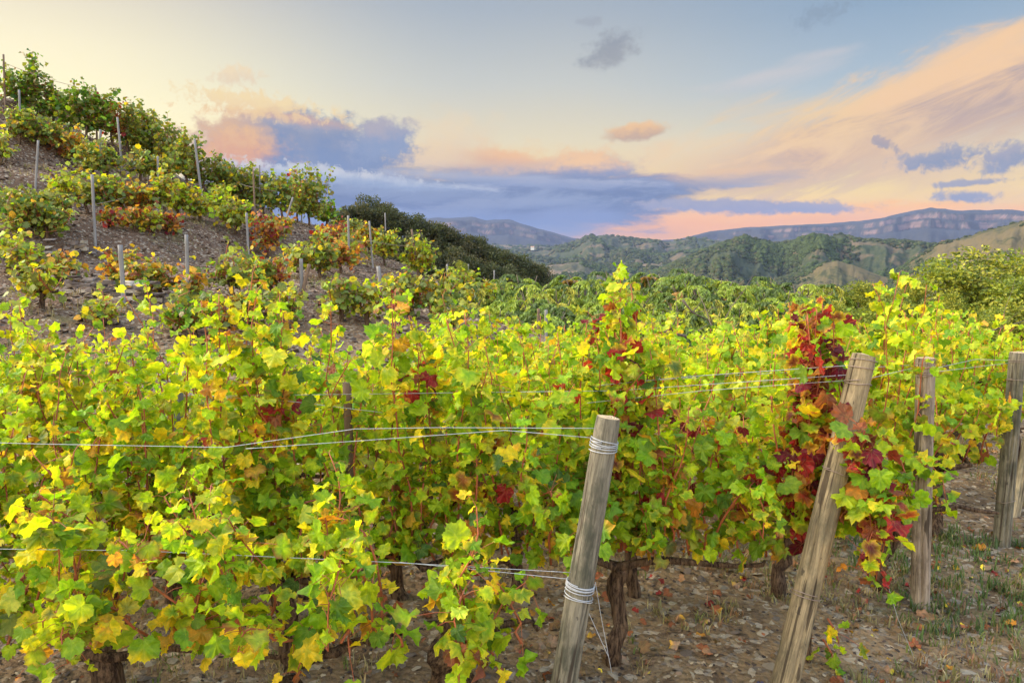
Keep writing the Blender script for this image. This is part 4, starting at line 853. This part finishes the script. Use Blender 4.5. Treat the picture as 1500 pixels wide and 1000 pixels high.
def almond_mesh(seed):
    """tree with long drooping sprays of narrow leaves, about 1 wide"""
    g = np.random.default_rng(seed); tb = MB(); V, T, C = [], [], []; nb = 0
    tb.tube(curve(np.array([0, 0, -0.3]), np.array([0, 0, 0.35]), g, 0.03, n=6), np.linspace(0.03, 0.02, 6), 7)
    cols = np.array([(0.26, 0.32, 0.05), (0.17, 0.23, 0.05), (0.36, 0.40, 0.06), (0.48, 0.42, 0.07), (0.11, 0.15, 0.05), (0.42, 0.24, 0.08)])
    for i in range(120):
        a = g.uniform(0, 2 * pi); r = 0.10 + 0.32 * sqrt(g.random()); o = np.array([cos(a) * r, sin(a) * r, 0.55 + 0.40 * (1 - (r / 0.45) ** 2) * g.uniform(0.4, 1.05)])
        tb.tube(curve(np.array([0, 0, 0.3]), o, g, 0.06, (0, 0, 0.05), 6), np.linspace(0.012, 0.003, 6), 4)
        col0 = cols[g.choice(6, p=[.32, .26, .18, .06, .17, .01])]
        for q in range(5):
            b = a + g.normal(0, 0.8); L = g.uniform(0.08, 0.20); t = np.linspace(0, 1, 16)
            spine = o + np.stack([np.cos(b) * L * t, np.sin(b) * L * t, 0.06 * t - 0.30 * L / 0.20 * t ** 2 * g.uniform(0.5, 1)], 1)
            D = unit(np.gradient(spine, axis=0)); side = unit(np.cross(D, (0, 0, 1.0)))
            for sg in (-1, 1):
                dl = unit(side * sg * g.uniform(0.4, 0.9, (16, 1)) + D * 0.6 + np.array([0, 0, -0.75]) + g.normal(0, 0.22, (16, 3))); ll = g.uniform(0.028, 0.055, (16, 1)) ; w = unit(np.cross(dl, g.normal(size=(16, 3)))) * 0.0065
                m = spine + dl * ll * 0.45; P = np.stack([spine, m + w, spine + dl * ll, m - w], 1).reshape(-1, 3); V.append(P)
                b0 = nb + np.arange(16)[:, None] * 4; T.append(np.concatenate([b0 + [0, 1, 2], b0 + [0, 2, 3]])); nb += 64
                C.append(np.repeat(col0 * g.uniform(0.7, 1.3, (16, 1)), 4, axis=0))
    return tb, (np.concatenate(V), np.concatenate(T), np.concatenate(C))
def build_almonds():
    pr = []
    for s in (61, 62, 63):
        tb, (V, T, C) = almond_mesh(s); t = tb.build('trunk', M['branch']); c = make_mesh('crown', V, T, M['tree_leaf'], None, C)
        for o in (t, c): COL.objects.unlink(o)
        pr.append([('trunk', t), ('crown', c)])
    L = [(610, 452, 90, 15.0), (665, 428, 110, 17), (735, 412, 120, 19), (790, 425, 120, 16), (860, 408, 120, 18), (920, 430, 110, 15), (975, 405, 110, 16.5), (1030, 408, 120, 15), (1090, 415, 120, 17), (1135, 428, 110, 15), (1185, 425, 110, 18), (1010, 445, 110, 13.5), (1090, 452, 110, 13.5), (830, 452, 120, 14), (700, 455, 110, 14), (1160, 450, 100, 13.5), (930, 455, 110, 13)]
    L.sort()
    for i, (px, py, w, Y) in enumerate(L):
        s = Y / F; top = at(px, py - 20, Y); W_ = w * s * 1.55; h = W_ * 0.95
        set_tree('almond_tree', f"small tree with drooping narrow leaves below the vineyard, {ORD[i + 1]} from the left", 'drooping trees below the vineyard', (top[0], Y, top[2] - h * 0.97), W_, h, pr[i % 3], i * 2.1)
build_almonds()
def build_right_trees():
    for px, py, w, h, Y, lab, nm in [(1445, 350, 270, 220, 15, 'tall bushy yellow-green tree filling the right edge', 'broadleaf_tree'), (1520, 385, 260, 200, 13, 'broad dense tree at the right edge, in front of the tallest crown', 'broadleaf_tree'), (1335, 396, 80, 110, 17, 'greyish slender tree left of the tall bushy tree', 'broadleaf_tree'),
                                 (1215, 412, 120, 100, 19, 'olive bush right of the drooping trees, leftmost of the hedge', 'shrub'), (1275, 406, 120, 105, 18, 'olive bush in the hedge, directly left of the greyish tree', 'shrub'), (1240, 440, 120, 90, 15, 'lower olive bush in front of the hedge', 'shrub'),
                                 (1390, 420, 120, 120, 14, 'leafy bush at the foot of the tall bushy tree', 'shrub'), (1480, 440, 150, 110, 12.5, 'rust-tinged bush under the tall tree at the right edge', 'shrub'), (1560, 372, 220, 200, 14, 'bushy tree mostly beyond the right picture edge', 'broadleaf_tree')]:
        s = Y / F; top = at(px, py, Y)
        set_tree(nm, lab, 'trees and bushes right of the vineyard', (top[0], Y, top[2] - h * s * 1.0), w * s * 1.12, h * s * 1.05, BROAD[int(px) % 2], px * 0.1, 'tree' if nm != 'shrub' else 'bush')
    set_tree('shrub', 'single bright green bush in front of the dark oaks', None, at(674, 402, 34) - (0, 0, 1.2), 1.7, 2.0, BROAD[0], 1.0, 'bush')
    for lab, pts, r in [('bare dark branch lying behind the tall vine shoot', [at(952, 482, 11), at(985, 488, 11), at(1010, 494, 11.2), at(1045, 500, 11.3)], 0.04), ('bare branch in the drooping trees right of centre', [at(1000, 440, 12.5), at(1015, 458, 12.6), at(1040, 470, 12.8)], 0.02), ('brown branch with pale twigs above the far vines', [at(1020, 500, 10.5), at(1050, 492, 10.5), at(1065, 484, 10.6)], 0.03), ('pale bare twig at the right edge above the vines', [at(1425, 492, 11), at(1460, 482, 11), at(1500, 470, 11)], 0.015)]:
        P = np.array(pts); mb = MB(); g = np.random.default_rng(int(P[0][0] * 10)); mb.tube(P - P[0], np.linspace(r, r * 0.4, len(P)), 7)
        for i in range(5):
            a = P[g.integers(1, len(P) - 1)]; mb.tube(curve(a, a + g.normal(0, 0.25, 3) + (0.1, 0, 0.1), g, 0.04, n=5) - P[0], np.linspace(r * .4, r * .1, 5), 4)
        tag(mb.build('branch', M['branch'], loc=tuple(P[0])), lab, 'branch')
build_right_trees()

# ------------------------------------------------------------------ scrub woodland on the far hills (uncountable)
def build_scrub():
    ico = []
    p = (1 + 5 ** .5) / 2
    IV = unit(np.array([(-1, p, 0), (1, p, 0), (-1, -p, 0), (1, -p, 0), (0, -1, p), (0, 1, p), (0, -1, -p), (0, 1, -p), (p, 0, -1), (p, 0, 1), (-p, 0, -1), (-p, 0, 1)], float))
    IT = np.array([(0, 11, 5), (0, 5, 1), (0, 1, 7), (0, 7, 10), (0, 10, 11), (1, 5, 9), (5, 11, 4), (11, 10, 2), (10, 7, 6), (7, 1, 8), (3, 9, 4), (3, 4, 2), (3, 2, 6), (3, 6, 8), (3, 8, 9), (4, 9, 5), (2, 4, 11), (6, 2, 10), (8, 6, 7), (9, 8, 1)])
    g = np.random.default_rng(77)
    for name, n, size, dens, nm in [('hills', 9000, 5.0, 0.54, 0), ('hills.001', 9000, 3.2, 0.56, 1), ('hills.002', 30000, 2.6, 0.505, 2), ('hills.003', 5000, 1.7, 0.50, 3), ('hills.004', 6000, 1.7, 0.545, 4), ('hills.005', 6000, 6.0, 0.55, 5), ('hills.006', 9000, 3.8, 0.52, 6)]:
        V = HILLS_BY[nm]; ny, nx, _ = V.shape
        a = g.integers(0, nx - 1, n * 3); b = (g.random(n * 3) * (ny - 1) * 0.80).astype(int); f = g.random((n * 3, 2))
        P = V[b, a] * (1 - f[:, :1]) * (1 - f[:, 1:]) + V[b, a + 1] * f[:, :1] * (1 - f[:, 1:]) + V[b + 1, a] * (1 - f[:, :1]) * f[:, 1:] + V[b + 1, a + 1] * f[:, :1] * f[:, 1:]
        px, py = proj(P); keep = (px > -250) & (px < 1750) & (fbm(P[:, 0] * 0.011, P[:, 1] * 0.011, 20 + nm, 4) + 0.16 * g.random(n * 3) > dens + 0.03) & (P[:, 2] > -62.5)
        P = P[keep][:n]; m = len(P); s = size * g.uniform(0.5, 1.35, m) ** 1.2
        W_ = P[:, None] + IV[None] * (s[:, None, None] * np.array([1, 1, 0.85])) * g.uniform(0.7, 1.25, (m, 12, 1)) + np.array([0, 0, 0.25]) * s[:, None, None]
        T = (IT[None] + (np.arange(m) * 12)[:, None, None]).reshape(-1, 3)
        pal = np.array([(0.045, 0.06, 0.03), (0.06, 0.075, 0.035), (0.08, 0.09, 0.04), (0.07, 0.095, 0.035), (0.10, 0.10, 0.05)])
        patch = (fbm(P[:, 0] * 0.008, P[:, 1] * 0.008, 50, 3) > 0.56); ci = np.where(patch, 3, g.integers(0, 5, m))
        C = np.repeat(pal[ci] * g.uniform(0.36, 0.7, (m, 1)), 12, axis=0)
        o = make_mesh('scrub_woodland', W_.reshape(-1, 3), T, M['stone_scrub'], None, C); tag(o, 'dark green scrub and pine wood covering the far hills', 'woodland', None, 'stuff')
def _tint(k):
    a = k.n.new('ShaderNodeAttribute'); a.attribute_name = 'tint'; return a.outputs['Color']
M['stone_scrub'] = material('scrub_foliage', _tint, 0.95, 0.05)
build_scrub()

# ------------------------------------------------------------------ farmhouse and track far away
def farmhouse(label, px, py, D, w):
    B = at(px, py, D); root = thing('farmhouse', B, label, 'house', 'far white farmhouses'); h = w * 0.45; dp = w * 0.6
    def box(x0, x1, y0, y1, z0, z1):
        V = np.array([(x, y, z) for z in (z0, z1) for y in (y0, y1) for x in (x0, x1)]); T = np.array([(0, 2, 1), (1, 2, 3), (4, 5, 6), (5, 7, 6), (0, 1, 4), (1, 5, 4), (2, 6, 3), (3, 6, 7), (0, 4, 2), (2, 4, 6), (1, 3, 5), (3, 7, 5)]); return V, T
    mb = MB(); mb.add(*box(-w / 2, w / 2, -dp / 2, dp / 2, -4, h)); mb.build('wall', M['plaster'], root, smooth=False)
    V = np.array([(-w * .53, -dp * .55, h + .02), (w * .53, -dp * .55, h + .02), (w * .53, dp * .55, h + .02), (-w * .53, dp * .55, h + .02), (-w * .53, 0, h * 1.4), (w * .53, 0, h * 1.4)])
    T = np.array([(0, 1, 5), (0, 5, 4), (2, 3, 4), (2, 4, 5), (0, 4, 3), (1, 2, 5), (0, 3, 2), (0, 2, 1)]); make_mesh('roof', V, T, M['rooftile'], root, smooth=False)
    for i in (-1, 0, 1):
        mb = MB(); mb.add(*box(i * w * .28 - w * .05, i * w * .28 + w * .05, -dp / 2 - .05, -dp / 2 + .1, h * .35, h * .7)); mb.build('window', M['dark_glass'], root, smooth=False)
farmhouse('tiny white farmhouse at the foot of the left mountain', 780, 364, 1900, 9)
farmhouse('tiny white farmhouse on the saddle left of the tan hill', 1385, 359, 900, 9)

# ------------------------------------------------------------------ stones, fallen leaves, weeds (uncountable)
def stones(n, xr, yr, smin, smax, seed, cond=None, pal=None, power=1.0):
    g = np.random.default_rng(seed); x = g.uniform(*xr, n * 4); y = yr[0] + (yr[1] - yr[0]) * g.random(n * 4) ** power
    px = 750 + F * x / np.maximum(y, 0.3); k = (px > -150) & (px < 1650)
    if cond is not None: k &= cond(x, y)
    x, y = x[k][:n], y[k][:n]; m = len(x); P = np.stack([x, y, H(x, y)], 1)
    O = unit(np.array([(1, 0, 0), (0.5, 0.9, 0.1), (-0.6, 0.8, 0), (-1, 0, 0.1), (-0.5, -0.9, 0), (0.6, -0.8, 0.05), (0.1, 0, 1), (0, 0.1, -1.0)])); T0 = np.array([(i, (i + 1) % 6, 6) for i in range(6)] + [((i + 1) % 6, i, 7) for i in range(6)])
    s = np.exp(g.uniform(math.log(smin), math.log(smax), m)); sc = np.stack([s, s * g.uniform(0.5, 1.0, m), s * g.uniform(0.15, 0.45, m)], 1)
    L = O[None] * g.uniform(0.65, 1.25, (m, 8, 1)) * sc[:, None]; a = g.uniform(0, 2 * pi, m); ca, sa = np.cos(a)[:, None], np.sin(a)[:, None]; tl = g.normal(0, 0.3, (m, 2))
    X = L[..., 0] * ca - L[..., 1] * sa; Yv = L[..., 0] * sa + L[..., 1] * ca; Z = L[..., 2] + X * tl[:, :1] + Yv * tl[:, 1:]
    V = P[:, None] + np.stack([X, Yv, Z], -1) + np.array([0, 0, 0.15]) * sc[:, 2][:, None, None]
    T = (T0[None] + (np.arange(m) * 8)[:, None, None]).reshape(-1, 3)
    pal = np.array(pal or [lin(118, 98, 80), lin(146, 126, 102), lin(72, 58, 50), lin(132, 106, 84), lin(166, 148, 122), lin(104, 86, 66), lin(60, 48, 42)])
    C = np.repeat(pal[g.integers(0, len(pal), m)] * g.uniform(0.75, 1.15, (m, 1)), 8, axis=0)
    return V.reshape(-1, 3), T, C
V, T, C = stones(38000, (-4, 6), (2.2, 9), 0.0035, 0.018, 301, None, None, 1.5)
tag(make_mesh('gravel', V, T, M['stone'], None, C, smooth=False), 'flat slate chips strewn over the soil under the vines', 'gravel', None, 'stuff')
V, T, C = stones(26000, (-22, 4), (7, 30), 0.015, 0.06, 302, lambda x, y: H(x, y) > 0.45, [lin(92, 76, 64), lin(116, 96, 78), lin(70, 57, 50), lin(104, 80, 62), lin(146, 128, 104), lin(84, 64, 52)], 1.2)
tag(make_mesh('rubble', V, T, M['stone'], None, C, smooth=False), 'slate rubble covering the vineyard hillside', 'rubble', None, 'stuff')
V, T, C = stones(700, (-4, 6), (2.3, 8), 0.012, 0.045, 303, None, [lin(136, 122, 104), lin(154, 140, 120), lin(100, 86, 76), lin(118, 100, 86)], 1.3)
tag(make_mesh('slate_pieces', V, T, M['stone'], None, C, smooth=False), 'larger flat slate pieces scattered under the front vines', 'stones', None, 'stuff')
def dry_wall(label, pts, hpx, seed):
    g = np.random.default_rng(seed); mb = MB(); P = [ground_at(*p) for p in pts]; root = P[0]
    O = unit(np.array([(1, 0.5, .6), (1, -0.5, .6), (-1, -.5, .6), (-1, .5, .6), (1, 0.5, -.6), (1, -0.5, -.6), (-1, -.5, -.6), (-1, .5, -.6)])); T0 = np.array([(0, 2, 1), (0, 3, 2), (4, 5, 6), (4, 6, 7), (0, 1, 5), (0, 5, 4), (1, 2, 6), (1, 6, 5), (2, 3, 7), (2, 7, 6), (3, 0, 4), (3, 4, 7)])
    for a, b in zip(P[:-1], P[1:]):
        L = np.linalg.norm(b - a); s = a[1] / F; hh = hpx * s
        for c in range(int(hh / 0.085) + 1):
            x = 0.0
            while x < L:
                w = g.uniform(0.08, 0.21); q = a + (b - a) * min(1, (x + w / 2) / L) + np.array([0, g.normal(0.0, 0.06) + 0.03 * c, c * 0.08 + g.normal(0, 0.02)])
                if g.random() < 0.85 - 0.12 * c: mb.add(q - root + O * np.array([w * 0.66, 0.13, g.uniform(0.035, 0.07)]) * g.uniform(0.6, 1.3, (8, 1)), T0, np.array([lin(122, 108, 100), lin(150, 134, 118), lin(96, 84, 80), lin(172, 158, 140)][g.integers(0, 4)]) * g.uniform(0.8, 1.1))
                x += w
    tag(mb.build('dry_stone_wall', M['stone'], None, True, smooth=False, loc=tuple(root)), label, 'wall', 'dry stone terrace walls')
dry_wall('low dry stone wall behind the orange vines on the lower slope', [(95, 432), (150, 436), (200, 440), (262, 444)], 34, 1)
dry_wall('low dry stone terrace wall at the left edge of the slope', [(-20, 382), (40, 380), (100, 376), (132, 372)], 26, 2)

def litter(n, seed):
    g = np.random.default_rng(seed); x = g.uniform(-3, 5, n * 4); y = 2.3 + 6 * g.random(n * 4) ** 1.6; px = 750 + F * x / y; k = (px > -100) & (px < 1600) & (fbm(x * 1.2, y * 1.2, 8, 3) + 0.15 * g.random(n * 4) > 0.52)
    x, y = x[k][:n], y[k][:n]; m = len(x); pos = np.stack([x, y, H(x, y) + g.uniform(0.006, 0.03, m)], 1); a = g.uniform(0, 2 * pi, m)
    tip = np.stack([np.cos(a), np.sin(a), g.normal(0, 0.35, m)], 1); nor = np.stack([g.normal(0, .5, m), g.normal(-.2, .5, m), np.ones(m)], 1)
    pal = np.array([PAL['rust'], PAL['brown'], (0.36, 0.18, 0.10), PAL['orange'], PAL['red'], (0.42, 0.25, 0.17), PAL['gold']]); w = np.array([.24, .34, .16, .07, .06, .11, .02])
    c = pal[g.choice(7, m, p=w)] * g.uniform(0.7, 1.1, (m, 1))
    return leaves(pos, tip, nor, np.exp(g.uniform(math.log(0.016), math.log(0.055), m)), c, c * 0.8, 1, g)
V, T, C, U = litter(1900, 401)
tag(make_mesh('fallen_leaves', V, T, M['dry_leaf'], None, np.clip(C, 0, 1), U), 'brown and red vine leaves fallen on the soil', 'fallen leaves', None, 'stuff')
def weeds(n, seed, xr, yr, dens, hmin, hmax, pal, sc=0.9):
    g = np.random.default_rng(seed); x = g.uniform(*xr, n * 4); y = yr[0] + (yr[1] - yr[0]) * g.random(n * 4) ** 1.3; px = 750 + F * x / y
    k = (px > -60) & (px < 1600) & (fbm(x * sc, y * sc, seed, 3) > dens); x, y = x[k][:n], y[k][:n]; m = len(x); B = np.stack([x, y, H(x, y) - 0.005], 1)
    nb = 7; B = np.repeat(B, nb, 0) + g.normal(0, 0.018, (m * nb, 3)) * (1, 1, 0); q = len(B); a = g.uniform(0, 2 * pi, q); h = g.uniform(hmin, hmax, q); ln = g.uniform(0.1, 0.9, q)
    d = np.stack([np.cos(a), np.sin(a), np.zeros(q)], 1); w = np.stack([-np.sin(a), np.cos(a), np.zeros(q)], 1) * g.uniform(0.0015, 0.0045, (q, 1)); up = np.array([0, 0, 1.0])
    m1 = B + up * h[:, None] * 0.6 + d * (h * ln * 0.3)[:, None]; t = B + up * h[:, None] * 0.95 + d * (h * ln)[:, None]
    V = np.stack([B - w, B + w, m1 + w, m1 - w, t], 1).reshape(-1, 3); b0 = np.arange(q)[:, None] * 5; T = np.concatenate([b0 + [0, 1, 2], b0 + [0, 2, 3], b0 + [3, 2, 4]])
    pal = np.array(pal); C = np.repeat(np.repeat(pal[g.integers(0, len(pal), m)], nb, 0) * g.uniform(0.7, 1.2, (q, 1)), 5, 0)
    return V, T, C
V, T, C = weeds(3200, 501, (0.2, 7), (2.4, 10), 0.46, 0.012, 0.07, [(0.30, 0.24, 0.12), (0.38, 0.30, 0.17), (0.16, 0.18, 0.06), (0.24, 0.20, 0.10), (0.30, 0.16, 0.10)])
tag(make_mesh('dry_grass', V, T, M['grass'], None, C), 'short dry grass and weeds on the soil at the right', 'grass', None, 'stuff')
V, T, C = weeds(900, 502, (2.0, 7), (3.0, 8), 0.50, 0.03, 0.10, [(0.10, 0.15, 0.05), (0.14, 0.18, 0.06), (0.09, 0.13, 0.06)], 0.7)
tag(make_mesh('green_weeds', V, T, M['grass'], None, C), 'patches of green weeds near the dark right post', 'weeds', None, 'stuff')
V, T, C = weeds(700, 503, (-3, 0.6), (2.4, 6), 0.55, 0.02, 0.08, [(0.28, 0.22, 0.12), (0.14, 0.17, 0.06), (0.34, 0.26, 0.15)])
tag(make_mesh('sparse_grass', V, T, M['grass'], None, C), 'sparse dry grass on the soil under the left vines', 'grass', None, 'stuff')
V, T, C = weeds(1800, 504, (-18, 3), (7.5, 26), 0.55, 0.04, 0.16, [(0.26, 0.20, 0.11), (0.32, 0.26, 0.15), (0.13, 0.14, 0.06), (0.22, 0.15, 0.10)], 0.5)
tag(make_mesh('hillside_grass', V, T, M['grass'], None, C), 'dry tufts of grass on the stony hillside', 'grass', None, 'stuff')
def grapes(label, px, py, Y, n, seed):
    g = np.random.default_rng(seed); B = at(px, py, Y); B[2] = float(H(B[0], B[1])) + 0.02; mb = MB(); th = np.linspace(0, pi, 7)
    for i in range(n):
        t = i / n; c = np.array([t * 0.11 - 0.055, 0, 0]) + g.normal(0, 0.016 * (1.2 - t), 3) * (1, 1, 0.7) + (0, 0, 0.01); rr = g.uniform(0.007, 0.009)
        mb.tube(c + np.stack([np.zeros(7), np.zeros(7), -np.cos(th) * rr], 1), np.sin(th) * rr + 1e-4, 8, cap=False)
    tag(mb.build('grape_bunch', M['grape'], loc=tuple(B)), label, 'grapes', 'fallen grape bunches')
grapes('dark bunch of grapes fallen on the soil left of the leaning post', 1128, 968, 2.95, 34, 1)
grapes('small dark grape bunch lying beside the foot of the leaning post', 1108, 978, 2.9, 16, 2)

# ------------------------------------------------------------------ air
def haze():
    x, y0, y1, z0, z1 = 6050, -6050, 6050, -66, 285
    V = np.array([(a, b, c) for c in (z0, z1) for b in (y0, y1) for a in (-x, x)]); T = np.array([(0, 2, 1), (1, 2, 3), (4, 5, 6), (5, 7, 6), (0, 1, 4), (1, 5, 4), (2, 6, 3), (3, 6, 7), (0, 4, 2), (2, 4, 6), (1, 3, 5), (3, 7, 5)])
    m = bpy.data.materials.new('haze_air'); m.use_nodes = True; k = NT(m.node_tree); k.n.clear()
    o = k.n.new('ShaderNodeOutputMaterial'); v = k.n.new('ShaderNodeVolumePrincipled'); v.inputs['Color'].default_value = (0.30, 0.37, 0.64, 1); v.inputs["Density"].default_value = 0.000085
    v.inputs['Anisotropy'].default_value = 0.0; k.l.new(v.outputs[0], o.inputs['Volume'])
    tag(make_mesh('haze', V, T, m, smooth=False), 'thin blue evening haze over the valley', 'haze', None, 'stuff')
haze()
